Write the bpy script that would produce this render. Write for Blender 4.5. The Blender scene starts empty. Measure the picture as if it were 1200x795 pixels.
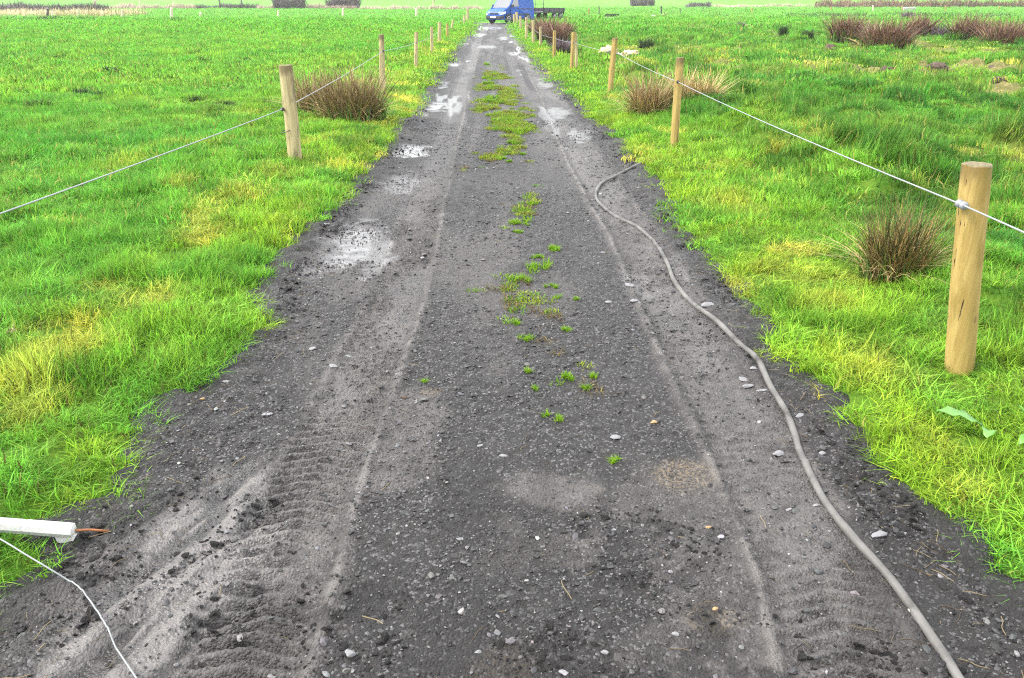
import bpy, bmesh, math, random
import numpy as np
from mathutils import Vector, Matrix

random.seed(7)
rng = np.random.default_rng(11)
SC = bpy.context.scene
COL = SC.collection
R = math.radians

# ------------------------------------------------------------------ camera
CAM_H, F, CX, CY = 1.65, 933.0, 600.0, 397.5          # metres; focal length and centre in photo pixels (1200 x 795)
PITCH = math.atan((CY + 2.0) / F)
SP, CP = math.sin(PITCH), math.cos(PITCH)


def G(px, py, z=0.0):
    """world point at height z seen at a photo pixel"""
    u, v = (px - CX) / F, (py - CY) / F
    t = (CAM_H - z) / (v * CP + SP)
    return Vector((u * t, t * (CP - v * SP), z))


def GY(px, py, Y):
    """world point at distance Y seen at a photo pixel"""
    u, v = (px - CX) / F, (py - CY) / F
    t = Y / (CP - v * SP)
    return Vector((u * t, Y, CAM_H - t * (v * CP + SP)))


cd = bpy.data.cameras.new('camera')
cam = bpy.data.objects.new('camera', cd)
COL.objects.link(cam)
cam.location = (0, 0, CAM_H)
cam.rotation_euler = (math.pi / 2 - PITCH, 0, 0)
cd.sensor_width = 36.0
cd.lens = 36.0 * F / 1200.0
cd.clip_start, cd.clip_end = 0.05, 6000
SC.camera = cam

# ------------------------------------------------------------------ light
SUN_EL, SUN_AZ = R(46), R(-95)       # azimuth from +Y towards +X
w = bpy.data.worlds.new('World')
SC.world = w
w.use_nodes = True
nt = w.node_tree
nt.nodes.clear()
sky = nt.nodes.new('ShaderNodeTexSky')
sky.sky_type = 'NISHITA'
sky.sun_disc = False
sky.sun_elevation = SUN_EL
sky.sun_rotation = SUN_AZ
sky.air_density, sky.dust_density, sky.ozone_density = 1.0, 4.0, 1.0
hs = nt.nodes.new('ShaderNodeHueSaturation')
hs.inputs['Saturation'].default_value = 0.22
bg = nt.nodes.new('ShaderNodeBackground')
bg.inputs['Strength'].default_value = 0.15
ow = nt.nodes.new('ShaderNodeOutputWorld')
nt.links.new(sky.outputs[0], hs.inputs['Color'])
mxc = nt.nodes.new('ShaderNodeMix'); mxc.data_type = 'RGBA'          # a bright cloud layer over most of the sky
mxc.inputs[0].default_value = .62
mxc.inputs[7].default_value = (6.3, 6.45, 6.7, 1)
nt.links.new(hs.outputs[0], mxc.inputs[6])
nt.links.new(mxc.outputs[2], bg.inputs[0])
nt.links.new(bg.outputs[0], ow.inputs[0])

sd = bpy.data.lights.new('sun', 'SUN')
sd.energy = 1.3
sd.angle = R(12)
sd.color = (1.0, 0.95, 0.87)
sun = bpy.data.objects.new('sun', sd)
COL.objects.link(sun)
d = Vector((math.sin(SUN_AZ) * math.cos(SUN_EL), math.cos(SUN_AZ) * math.cos(SUN_EL), math.sin(SUN_EL)))
sun.rotation_euler = d.to_track_quat('Z', 'Y').to_euler()
sun.location = d * 50

SC.view_settings.view_transform = 'Standard'
SC.view_settings.look = 'None'
SC.view_settings.gamma = 1
SC.view_settings.use_curve_mapping = False
SC.view_settings.exposure = 1.86
SC.render.engine = 'CYCLES'
SC.cycles.use_denoising = False
SC.cycles.filter_width = 1.15
SC.cycles.max_bounces = 6
SC.cycles.diffuse_bounces = 3
SC.cycles.glossy_bounces = 2
SC.cycles.transmission_bounces = 4
SC.cycles.transparent_max_bounces = 4


# ------------------------------------------------------------------ noise
def vnoise(x, y, seed=0):
    tab = np.random.default_rng(1000 + seed).random((256, 256))
    x = np.asarray(x, float); y = np.asarray(y, float)
    xi = np.floor(x).astype(int); yi = np.floor(y).astype(int)
    fx = x - xi; fy = y - yi
    fx = fx * fx * fx * (fx * (fx * 6 - 15) + 10); fy = fy * fy * fy * (fy * (fy * 6 - 15) + 10)
    a = tab[xi & 255, yi & 255]; b = tab[(xi + 1) & 255, yi & 255]
    c = tab[xi & 255, (yi + 1) & 255]; d_ = tab[(xi + 1) & 255, (yi + 1) & 255]
    return (a * (1 - fx) + b * fx) * (1 - fy) + (c * (1 - fx) + d_ * fx) * fy


def fbm(x, y, seed=0, oct=3, gain=0.5):
    s, a, n = 0, 1.0, 0
    for k in range(oct):
        ca, sa = math.cos(k * 0.7), math.sin(k * 0.7)
        s = s + a * vnoise((x * ca - y * sa) * 2 ** k + 17.3 * k, (x * sa + y * ca) * 2 ** k + 5.1 * k, seed + k)
        n += a; a *= gain
    return s / n


def sstep(a, b, x):
    t = np.clip((np.asarray(x, float) - a) / (b - a), 0, 1)
    return t * t * (3 - 2 * t)


def humps(x, y, seed, lo=.30, hi=.62):
    """rounded separate humps, one per unit cell: height 0..1, and a random value per hump"""
    r_ = np.random.default_rng(2000 + seed)
    tx, ty, tr, th = [r_.random((128, 128)) for _ in range(4)]
    x = np.asarray(x, float); y = np.asarray(y, float)
    xi = np.floor(x).astype(int); yi = np.floor(y).astype(int)
    best = np.zeros_like(x); val = np.zeros_like(x)
    for a in (-1, 0, 1):
        for b in (-1, 0, 1):
            i, j = (xi + a) & 127, (yi + b) & 127
            dx, dy = x - (xi + a + tx[i, j]), y - (yi + b + ty[i, j])
            rr = lo + (hi - lo) * tr[i, j]
            h = np.sqrt(np.maximum(0, 1 - (dx * dx + dy * dy) / rr ** 2)) * (.35 + .65 * th[i, j])
            up = h > best
            best = np.where(up, h, best); val = np.where(up, th[i, j], val)
    return best, val


# ------------------------------------------------------------------ terrain
LE = np.array([(-5, -1.42), (1.7, -1.42), (2.6, -1.41), (3.0, -1.45), (3.32, -1.40), (4.0, -1.30), (4.6, -1.42), (5.3, -1.49), (8.5, -1.47),
               (11.3, -1.48), (13.6, -1.55), (18, -1.67), (26.5, -1.88), (44.8, -2.33), (60, -2.63), (90, -3.3)])
RE = np.array([(-5, 1.46), (1.7, 1.44), (2.5, 1.38), (4.0, 1.33), (6.0, 1.32), (9.0, 1.30), (12.1, 1.24), (15.6, 1.04), (20.2, 0.83),
               (27.8, 0.56), (42.7, 0.21), (56, 0.0), (90, -1.2)])


def edges(Y, X=None):
    l = np.interp(Y, LE[:, 0], LE[:, 1]); r = np.interp(Y, RE[:, 0], RE[:, 1])
    return l, r


def outside(X, Y):
    """distance outside the track's edge (positive on the grass), and the side"""
    l, r = edges(Y)
    n = (fbm(X * 1.1, Y * 1.1, 3, 2) - 0.5) * 0.30 + (fbm(X * 4.5, Y * 4.5, 5, 2) - 0.5) * 0.20
    dl, dr = l - X, X - r
    return np.maximum(dl, dr) + n, dr > dl


TRACK_END = 62.0
MOUNDS = []          # (x, y, radius, height) low rises in the right pasture


def ground_z(X, Y):
    X = np.asarray(X, float); Y = np.asarray(Y, float)
    dd, right = outside(X, Y)
    on = np.where(Y < TRACK_END, 1.0, 0.0)
    z = 0.05 * sstep(-0.02, 0.30, dd) + 0.03 * sstep(0.2, 1.2, dd)
    bl = (fbm(X * 0.9, Y * 0.9, 21, 3) - 0.5) * 0.10 + (fbm(X * 3.1, Y * 3.1, 24, 2) - 0.5) * 0.045
    tus = fbm(X * 1.25, Y * 1.0, 31, 3)
    hx = X + (fbm(X * 2, Y * 2, 33, 2) - .5) * .5
    h1, _ = humps(hx * 1.15, Y * 1.0, 1); h2, _ = humps(hx * 2.3 + 3, Y * 2.1, 2)
    h3, _ = humps(X * 1.9 + 7, Y * 1.8, 3)
    bl = bl + h3 * .05
    br = h1 * .22 + h2 * .12 - .08 + (sstep(0.35, 0.75, tus) - 0.4) * 0.10 + (fbm(X * 3.3, Y * 3.3, 36, 2) - 0.5) * 0.08 + (fbm(X * .3, Y * .3, 38, 2) - 0.5) * 0.25
    amp = np.where(right, sstep(0.5, 1.8, dd), sstep(0.05, 0.6, dd))
    z = z + np.where(right, br, bl) * amp
    inside = sstep(0.05, -0.25, dd) * np.where((Y < TRACK_END) & (Y > -6), 1, 0)
    z = z * (1 - inside) - 0.16 * inside
    cross = sstep(1.0, 0.0, np.abs(Y - 61.0) - 2.2) * sstep(-7.5, -6.0, X) * sstep(7.5, 6.0, X)
    z = z * (1 - cross) - 0.12 * cross
    z = z + 0.055 * np.maximum(0, Y - 128) * sstep(128, 190, Y) + sstep(120, 300, Y) * (fbm(X * .01, Y * .01, 44, 2) - .5) * 6
    return z


def bare(X, Y):
    """0..1 where the sward is thin and earth shows"""
    dd, right = outside(X, Y)
    sh = np.where(right, .045 * sstep(9, 16, Y) * sstep(5, 9, X), 0)
    b = sstep(0.60, 0.74, sh + fbm(X * 0.75 + 9, Y * 0.75, 51, 3)) * np.where(right, 0.75, 0.12) * sstep(1.5, 3.5, dd)
    for (x, y, rx, ry, s) in BARE:
        q = ((X - x) / rx) ** 2 + ((Y - y) / ry) ** 2
        b = np.maximum(b, s * sstep(1.25, 0.45, q + (fbm(X * 3, Y * 3, 57, 2) - 0.5) * 0.9))
    return b


BARE = []
for (px, py, rx, ry, s) in [(1180, 112, .75, .8, 1), (1040, 94, .6, .7, .9), (1098, 86, .5, .5, .95), (1165, 88, .6, .6, .9), (1150, 104, .5, .5, .8),
                            (862, 69, .55, 1.1, .95), (1000, 90, .5, .6, .6), (1060, 62, 1.2, 1.0, .7), (935, 75, .5, .8, .6), (738, 62, .5, 1.2, .8),
                            (745, 82, .4, .8, .6), (780, 21, 2.0, 5.0, .7), (1060, 100, .5, .5, .6), (985, 105, .4, .4, .5), (920, 172, .25, .25, .7)]:
    p = G(px, py)
    BARE.append((p.x, p.y, rx * 1.5, ry * 1.7, s))


# ------------------------------------------------------------------ helpers for objects
def mesh_from(name, verts, faces, mats=(), smooth=False, attrs=None):
    me = bpy.data.meshes.new(name)
    if isinstance(faces, np.ndarray) and isinstance(verts, np.ndarray):
        nv, nf, k = len(verts), len(faces), faces.shape[1]
        me.vertices.add(nv); me.vertices.foreach_set('co', verts.astype(np.float32).ravel())
        me.loops.add(nf * k); me.loops.foreach_set('vertex_index', faces.astype(np.int32).ravel())
        me.polygons.add(nf)
        me.polygons.foreach_set('loop_start', np.arange(0, nf * k, k, dtype=np.int32))
        me.update(calc_edges=True)
    else:
        me.from_pydata([tuple(v) for v in verts], [], [tuple(f) for f in faces])
        me.update()
    for m in mats:
        me.materials.append(m)
    if smooth:
        me.polygons.foreach_set('use_smooth', np.ones(len(me.polygons), dtype=bool))
    for n, v in (attrs or {}).items():
        a = me.attributes.new(n, 'FLOAT', 'POINT')
        a.data.foreach_set('value', np.asarray(v, dtype=np.float32).ravel())
    return me


def link(name, me, parent=None):
    o = bpy.data.objects.new(name, me)
    COL.objects.link(o)
    if parent is not None:
        o.parent = parent
    return o


def tag(o, label=None, cat=None, group=None, kind=None):
    if label: o['label'] = label
    if cat: o['category'] = cat
    if group: o['group'] = group
    if kind: o['kind'] = kind
    return o


def empty(name, loc=(0, 0, 0), rotz=0.0):
    o = bpy.data.objects.new(name, None)
    COL.objects.link(o)
    o.location = loc
    o.rotation_euler = (0, 0, rotz)
    o.empty_display_size = 0.2
    return o


class MB:
    """collects simple solids into one mesh"""
    def __init__(s): s.v, s.f = [], []

    def add(s, v, f):
        n = len(s.v)
        s.v += [tuple(x) for x in v]; s.f += [tuple(i + n for i in q) for q in f]
        return s

    def box(s, c, size, rz=0.0, ry=0.0):
        m = Matrix.Rotation(rz, 3, 'Z') @ Matrix.Rotation(ry, 3, 'Y')
        v = [Vector(c) + m @ Vector((sx * size[0] / 2, sy * size[1] / 2, sz * size[2] / 2)) for sx in (-1, 1) for sy in (-1, 1) for sz in (-1, 1)]
        return s.add(v, [(0, 1, 3, 2), (4, 6, 7, 5), (0, 4, 5, 1), (2, 3, 7, 6), (0, 2, 6, 4), (1, 5, 7, 3)])

    def tube(s, pts, rad, n=8, cap=True):
        pts = [Vector(p) for p in pts]
        rs = rad if hasattr(rad, '__len__') else [rad] * len(pts)
        v, f = [], []
        t0 = (pts[1] - pts[0]).normalized()
        a = t0.orthogonal().normalized()
        for i, p in enumerate(pts):
            t = (pts[min(i + 1, len(pts) - 1)] - pts[max(i - 1, 0)]).normalized()
            a = (a - t * a.dot(t)).normalized(); b = t.cross(a)
            for k in range(n):
                th = 2 * math.pi * k / n
                v.append(p + (a * math.cos(th) + b * math.sin(th)) * rs[i])
        for i in range(len(pts) - 1):
            for k in range(n):
                f.append((i * n + k, i * n + (k + 1) % n, (i + 1) * n + (k + 1) % n, (i + 1) * n + k))
        if cap:
            f.append(tuple(range(n - 1, -1, -1))); f.append(tuple((len(pts) - 1) * n + k for k in range(n)))
        return s.add(v, f)

    def lathe(s, prof, axis_o, axis_d, n=24):
        """profile of (radius, distance along the axis)"""
        ax = Vector(axis_d).normalized(); a = ax.orthogonal().normalized(); b = ax.cross(a); o = Vector(axis_o)
        v, f = [], []
        for (r_, h) in prof:
            for k in range(n):
                th = 2 * math.pi * k / n
                v.append(o + ax * h + (a * math.cos(th) + b * math.sin(th)) * r_)
        for i in range(len(prof) - 1):
            for k in range(n):
                f.append((i * n + k, i * n + (k + 1) % n, (i + 1) * n + (k + 1) % n, (i + 1) * n + k))
        f.append(tuple(range(n - 1, -1, -1))); f.append(tuple((len(prof) - 1) * n + k for k in range(n)))
        return s.add(v, f)

    def build(s, name, mat, parent=None, smooth=False, bevel=0.0):
        me = mesh_from(name, s.v, s.f, [mat], smooth)
        o = link(name, me, parent)
        if bevel:
            m = o.modifiers.new('bevel', 'BEVEL'); m.width = bevel; m.segments = 2; m.limit_method = 'ANGLE'; m.angle_limit = R(30)
        return o


def smooth_path(pts, n=8):
    """Catmull-Rom through the points"""
    pts = [Vector(p) for p in pts]; out = []
    for i in range(len(pts) - 1):
        p0, p1, p2, p3 = pts[max(i - 1, 0)], pts[i], pts[i + 1], pts[min(i + 2, len(pts) - 1)]
        for k in range(n):
            t = k / n
            out.append(0.5 * ((2 * p1) + (p2 - p0) * t + (2 * p0 - 5 * p1 + 4 * p2 - p3) * t * t + (3 * p1 - p0 - 3 * p2 + p3) * t ** 3))
    out.append(pts[-1])
    return out


# ------------------------------------------------------------------ materials
class N:
    def __init__(s, name):
        s.m = bpy.data.materials.new(name); s.m.use_nodes = True
        s.t = s.m.node_tree; s.t.nodes.clear()
        s.out = s.t.nodes.new('ShaderNodeOutputMaterial')

    def n(s, typ, ins=None, **kw):
        nd = s.t.nodes.new(typ)
        for k, v in kw.items(): setattr(nd, k, v)
        for k, v in (ins or {}).items():
            if isinstance(v, bpy.types.NodeSocket): s.t.links.new(v, nd.inputs[k])
            else: nd.inputs[k].default_value = v
        return nd

    def math(s, op, a, b=None, clamp=False):
        ins = {0: a}
        if b is not None: ins[1] = b
        return s.n('ShaderNodeMath', ins, operation=op, use_clamp=clamp).outputs[0]

    def mix(s, fac, a, b, bt='MIX'):
        nd = s.n('ShaderNodeMix', data_type='RGBA', blend_type=bt)
        for i, v in ((0, fac), (6, a), (7, b)):
            if isinstance(v, bpy.types.NodeSocket): s.t.links.new(v, nd.inputs[i])
            else: nd.inputs[i].default_value = v if i == 0 else (*v, 1)
        return nd.outputs[2]

    def noise(s, vec, scale, detail=3, rough=.55):
        return s.n('ShaderNodeTexNoise', {'Vector': vec, 'Scale': scale, 'Detail': detail, 'Roughness': rough}).outputs[0]

    def ramp(s, fac, a, b):
        return s.n('ShaderNodeMapRange', {0: fac, 1: a, 2: b, 3: 0.0, 4: 1.0}, interpolation_type='SMOOTHSTEP').outputs[0]

    def attr(s, name, typ='GEOMETRY'):
        return s.n('ShaderNodeAttribute', attribute_name=name, attribute_type=typ)

    def pos(s): return s.n('ShaderNodeNewGeometry').outputs['Position']

    def obj(s): return s.n('ShaderNodeTexCoord').outputs['Object']

    def scale(s, vec, sc): return s.n('ShaderNodeMapping', {'Vector': vec, 'Scale': sc}).outputs[0]

    def bump(s, h, strength, dist): return s.n('ShaderNodeBump', {'Height': h, 'Strength': strength, 'Distance': dist}).outputs[0]

    def done(s, shader):
        s.t.links.new(shader, s.out.inputs['Surface']); return s.m

    def pbr(s, col, rough=.6, normal=None, spec=.5, metal=0.0, coat=0.0):
        ins = {'Roughness': rough, 'Metallic': metal, 'Specular IOR Level': spec, 'Coat Weight': coat}
        ins['Base Color'] = col if isinstance(col, bpy.types.NodeSocket) else (*col, 1)
        if normal is not None: ins['Normal'] = normal
        return s.done(s.n('ShaderNodeBsdfPrincipled', ins).outputs[0])


def simple(name, col, rough=.6, var=.25, sc=8.0, metal=0, spec=.5, coat=0.0, dirt=None, bump=0.0):
    m = N(name); o = m.obj()
    n = m.noise(o, sc, 4)
    c = m.mix(m.ramp(n, .3, .7), [x * (1 - var) for x in col], [x * (1 + var) for x in col])
    if dirt: c = m.mix(m.ramp(m.noise(o, sc * .6, 5, .65), .52, .68), c, dirt)
    return m.pbr(c, rough, m.bump(n, .3, bump) if bump else None, spec, metal, coat)


# blades of grass: the clump's own colour (instance attribute) varied blade by blade, thin and letting light through
def mat_blade(name, source='INSTANCER', straw=.965, base=None):
    m = N(name)
    c = m.attr('tint', source).outputs['Color'] if base is None else None
    rnd = m.attr('blade').outputs['Fac']
    v = m.n('ShaderNodeMapRange', {0: rnd, 1: 0.0, 2: 1.0, 3: .55, 4: 1.5}).outputs[0]
    if base is None:
        c = m.mix(1.0, c, m.n('ShaderNodeCombineColor', {0: v, 1: v, 2: v}).outputs[0], 'MULTIPLY')
    else:
        c = m.mix(rnd, base[0], base[1])
    if base is None: c = m.mix(m.ramp(rnd, .075, .065), c, (.085, .075, .022))
    c = m.mix(m.ramp(rnd, straw, straw + .01), c, (.42, .36, .10))
    p = m.n('ShaderNodeBsdfPrincipled', {'Base Color': c, 'Roughness': .5, 'Specular IOR Level': .15}).outputs[0]
    t = m.n('ShaderNodeBsdfTranslucent', {'Color': c}).outputs[0]
    return m.done(m.n('ShaderNodeMixShader', {0: .45, 1: p, 2: t}).outputs[0])


M_BLADE = mat_blade('grass_blade')
M_WEED = mat_blade('weed_blade', base=((.075, .22, .012), (.26, .40, .02)))


def mat_ground():
    m = N('meadow_ground'); p = m.pos()
    n1, n2, n3 = m.noise(p, .9, 4), m.noise(p, 7.0, 4), m.noise(p, 55.0, 3)
    g = m.mix(m.ramp(n1, .35, .65), (.035, .080, .010), (.075, .125, .014))
    g = m.mix(m.ramp(n2, .45, .75), g, (.10, .13, .018))
    g = m.mix(m.ramp(n3, .5, .8), g, (.028, .045, .010))
    big = m.noise(p, .035, 3)
    far = m.mix(m.ramp(big, .35, .65), (.12, .34, .07), (.19, .41, .11))
    g = m.mix(m.attr('far').outputs['Fac'], g, far)
    e = m.mix(m.ramp(n2, .35, .7), (.13, .085, .045), (.28, .20, .10))
    e = m.mix(m.ramp(n3, .45, .7), e, (.07, .05, .03))
    g = m.mix(m.attr('bare').outputs['Fac'], g, e)
    g = m.mix(m.math('ADD', m.math('MULTIPLY', m.attr('far').outputs['Fac'], .5), .15), g, (.085, .26, .018))
    g = m.mix(m.attr('soil').outputs['Fac'], g, m.mix(n3, (.022, .019, .017), (.05, .042, .035)))
    h = m.math('ADD', n3, m.math('MULTIPLY', n2, .6))
    return m.pbr(g, .85, m.bump(h, .6, .03), .04)


def mat_track():
    m = N('wet_gravel_mud'); p = m.pos()
    mud, wet, sand, tint = [m.attr(a).outputs['Fac'] for a in ('mud', 'wet', 'sand', 'dark')]
    n1, n2, n3 = m.noise(p, 1.7, 4), m.noise(p, 9.0, 5, .65), m.noise(p, 70.0, 4, .7)
    v1 = m.n('ShaderNodeTexVoronoi', {'Vector': p, 'Scale': 115.0, 'Randomness': 1.0})
    v2 = m.n('ShaderNodeTexVoronoi', {'Vector': p, 'Scale': 48.0})
    cell = m.n('ShaderNodeSeparateColor', {0: v1.outputs['Color']}).outputs[0]
    cell2 = m.n('ShaderNodeSeparateColor', {0: v2.outputs['Color']}).outputs[1]
    c = m.mix(m.ramp(n1, .3, .7), (0.0088, 0.0074, 0.0070), (0.0168, 0.0147, 0.0142))
    c = m.mix(m.ramp(n2, .40, .72), c, (0.0225, 0.0195, 0.0180))
    c = m.mix(m.ramp(n3, .48, .75), c, (.006, .0055, .0055))
    c = m.mix(m.math('MULTIPLY', m.ramp(cell, .80, 1.0), .8), c, (.14, .135, .138))
    c = m.mix(m.math('MULTIPLY', m.ramp(cell2, .94, .98), .35), c, (.12, .112, .108))
    mc = m.mix(m.ramp(n2, .3, .7), (.066, .059, .055), (.125, .114, .107))
    mc = m.mix(m.ramp(n3, .5, .8), mc, (.022, .019, .018))
    mc = m.mix(m.math('MULTIPLY', m.ramp(mud, .70, 1.0), .6), mc, (.150, .136, .126))
    c = m.mix(m.math('MULTIPLY', mud, m.ramp(m.math('ADD', n2, m.math('MULTIPLY', n3, .5)), .42, .74), True), c, mc)
    c = m.mix(m.math('MULTIPLY', sand, m.ramp(n3, .42, .62)), c, (.20, .15, .09))
    c = m.mix(tint, c, (.008, .0065, .006))
    r = m.n('ShaderNodeMapRange', {0: n2, 1: .3, 2: .7, 3: .52, 4: .80}).outputs[0]
    r = m.n('ShaderNodeMix', {0: wet, 2: r, 3: .06}, data_type='FLOAT').outputs[0]
    h = m.math('ADD', m.math('MULTIPLY', v1.outputs['Distance'], -.8), m.math('MULTIPLY', n3, 1.5))
    h = m.math('ADD', h, m.math('MULTIPLY', n2, 1.2))
    b = m.n('ShaderNodeBump', {'Height': h, 'Distance': .012})
    m.t.links.new(m.math('SUBTRACT', 1.0, m.math('MULTIPLY', wet, .92)), b.inputs['Strength'])
    return m.pbr(c, r, b.outputs[0], m.n('ShaderNodeMapRange', {0: wet, 1: 0.0, 2: 1.0, 3: .45, 4: 1.0}).outputs[0])


def mat_wood(name, a, b, stain, algae):
    m = N(name); o = m.obj()
    grain = m.noise(m.scale(o, (38, 38, 1.6)), 1.0, 5, .65)
    blot = m.noise(m.scale(o, (9, 9, 3)), 1.0, 4, .6)
    c = m.mix(m.ramp(grain, .38, .62), a, b)
    c = m.mix(m.math('MULTIPLY', m.ramp(m.noise(m.scale(o, (70, 70, 2.2)), 1.0, 3), .55, .68), .45), c, stain)
    knot = m.ramp(m.n('ShaderNodeTexVoronoi', {'Vector': m.scale(o, (9, 9, 4.5)), 'Scale': 1.0}).outputs['Distance'], .11, .05)
    c = m.mix(m.math('MULTIPLY', knot, .6), c, (.10, .06, .025))
    zt = m.n('ShaderNodeSeparateXYZ', {0: o}).outputs[2]
    c = m.mix(m.math('MULTIPLY', m.ramp(m.math('ADD', zt, m.math('MULTIPLY', m.noise(m.scale(o, (40, 40, 4)), 1.0, 3), .16)), 1.0, 1.08), .75), c, (.09, .065, .03))
    c = m.mix(m.math('MULTIPLY', m.ramp(blot, .50, .66), .75), c, stain)
    c = m.mix(m.math('MULTIPLY', m.ramp(m.noise(m.scale(o, (14, 14, 2.2)), 1.0, 4), .55, .70), .8), c, algae)
    crack = m.ramp(m.noise(m.scale(o, (60, 60, .9)), 1.0, 2), .665, .70)
    c = m.mix(crack, c, (.03, .022, .012))
    return m.pbr(c, .75, m.bump(m.math('SUBTRACT', grain, crack), .5, .006), .3)


M_GROUND, M_TRACK = mat_ground(), mat_track()
M_YWOOD = mat_wood('treated_pine', (.270, .186, .054), (.352, .256, .086), (0.2218, 0.1478, 0.0370), (0.1540, 0.1400, 0.0315))
M_GWOOD = mat_wood('weathered_pine', (.29, .23, .11), (.42, .35, .19), (.07, .055, .04), (.13, .125, .05))
M_PALEWOOD = mat_wood('pale_pine', (0.3150, 0.2475, 0.1200), (0.4200, 0.3450, 0.1950), (0.2475, 0.1950, 0.0975), (0.2250, 0.2025, 0.0900))
M_ENDWOOD = simple('post_top_end_grain', (.13, .105, .05), .85, .4, 60)
M_WIRE = simple('white_polywire', (.23, .245, .25), .5, .08, 30)
M_GREYPLASTIC = simple('grey_insulator_plastic', (.20, .21, .23), .45, .1)
M_BLACKPLASTIC = simple('black_insulator_plastic', (.015, .015, .016), .45, .1)
M_WHITEPLASTIC = simple('white_plastic', (.42, .415, .40), .5, .1, 14, dirt=(.25, .22, .18))
M_HOSE = simple('grey_water_pipe', (.092, .087, .081), .6, .35, 7, dirt=(.030, .026, .023), bump=.004)
M_COPPER = simple('rusty_steel_rod', (.30, .12, .05), .5, .25, 30, metal=.4)
M_STONE = simple('pale_slate_stone', (.165, .163, .168), .7, .3, 30, bump=.004)
M_TANSTONE = simple('ochre_stone', (.30, .19, .09), .75, .25, 30, bump=.004)
M_EARTH = simple('dug_earth', (.075, .05, .035), .95, .5, 14, bump=.03)
M_SAND = simple('pale_dry_spoil', (.50, .38, .24), .95, .2, 9, bump=.02)
M_HOLE = simple('burrow_shade', (.012, .009, .008), 1.0, .3)  # near-black colour stands in for the shade inside the burrow


def mat_stem(name, a, b, low=None):
    m = N(name)
    r_ = m.attr('blade').outputs['Fac']
    c = m.mix(r_, a, b)
    p = m.n('ShaderNodeBsdfPrincipled', {'Base Color': c, 'Roughness': .65, 'Specular IOR Level': .25}).outputs[0]
    return m.done(p)


M_RUSH_GREEN = mat_stem('rush_stem_olive', (.06, .072, .018), (.26, .18, .07))
M_RUSH_BROWN = mat_stem('rush_stem_brown', (.10, .068, .034), (.36, .255, .12))
M_RUSH_RED = mat_stem('rush_stem_red_brown', (.085, .044, .034), (.26, .145, .095))
M_STRAW = mat_stem('dead_rush_straw', (.30, .21, .085), (.52, .39, .19))
M_STRAWPALE = mat_stem('pale_dry_straw', (.40, .33, .18), (.60, .52, .32))
M_TWIG = mat_stem('bare_twig', (.07, .05, .065), (.18, .125, .145))
M_TWIG_PALE = mat_stem('pale_twig', (.36, .25, .22), (.58, .45, .37))
M_RUSH_OLIVE = mat_stem('rush_stem_dark_olive', (.022, .032, .010), (.13, .105, .03))
M_RUSH_RUSTY = mat_stem('rush_stem_rusty', (.07, .042, .014), (.38, .235, .08))
M_RUSHBASE = mat_stem('green_rush_base', (.030, .085, .014), (.085, .20, .02))
M_DARKTUFT = mat_stem('dark_coarse_grass', (.018, .040, .012), (.045, .075, .02))


# ------------------------------------------------------------------ ground sheet
def build_ground():
    ys = np.concatenate([np.arange(-30, -4, 2.0), np.arange(-4, 1.0, .2), np.arange(1.0, 8, .038)])
    y = 8.0; ex = []
    while y < 700: ex.append(y); y *= 1.0075
    ys = np.concatenate([ys, ex])
    u = np.linspace(-1, 1, 381); s = np.sign(u) * np.abs(u) ** 1.25
    Yg, Sg = np.meshgrid(ys, s, indexing='ij')
    half = np.where(Yg < 0, 9 + np.abs(Yg), 6.5 + 0.95 * np.maximum(Yg, 0))
    Xg = Sg * half
    Z = ground_z(Xg, Yg)
    B = bare(Xg, Yg)
    Z = Z - B * .02
    nr, nc = Xg.shape
    idx = np.arange(nr * nc).reshape(nr, nc)
    faces = np.stack([idx[:-1, :-1], idx[:-1, 1:], idx[1:, 1:], idx[1:, :-1]], -1).reshape(-1, 4)
    V = np.stack([Xg, Yg, Z], -1).reshape(-1, 3)
    dd, _ = outside(Xg, Yg)
    soil = sstep(.12, -.02, dd) * (Yg < TRACK_END)
    me = mesh_from('ground', V, faces, [M_GROUND], True, {'bare': B.ravel(), 'far': sstep(25, 110, Yg).ravel(), 'soil': soil.ravel()})
    return tag(link('ground', me), kind='structure')


build_ground()

# ------------------------------------------------------------------ track
RUT_L = [G(*q) for q in [(285, 800), (355, 600), (425, 450), (470, 330), (500, 230), (525, 150), (548, 80), (558, 50), (565, 38)]]
RUT_R = [G(*q) for q in [(1010, 800), (965, 680), (925, 600), (868, 490), (800, 380), (745, 280), (686, 190), (650, 120), (622, 75), (605, 48)]]


def path_x(P, Y):
    return np.interp(Y, [p.y for p in P], [p.x for p in P])


def blob(X, Y, px, py, rx, ry, seed=60, rag=1.0):
    p = G(px, py)
    q = ((X - p.x) / rx) ** 2 + ((Y - p.y) / ry) ** 2
    return sstep(1.3, .35, q + (fbm(X * 6, Y * 6, seed, 3) - .5) * 1.6 * rag)


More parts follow.
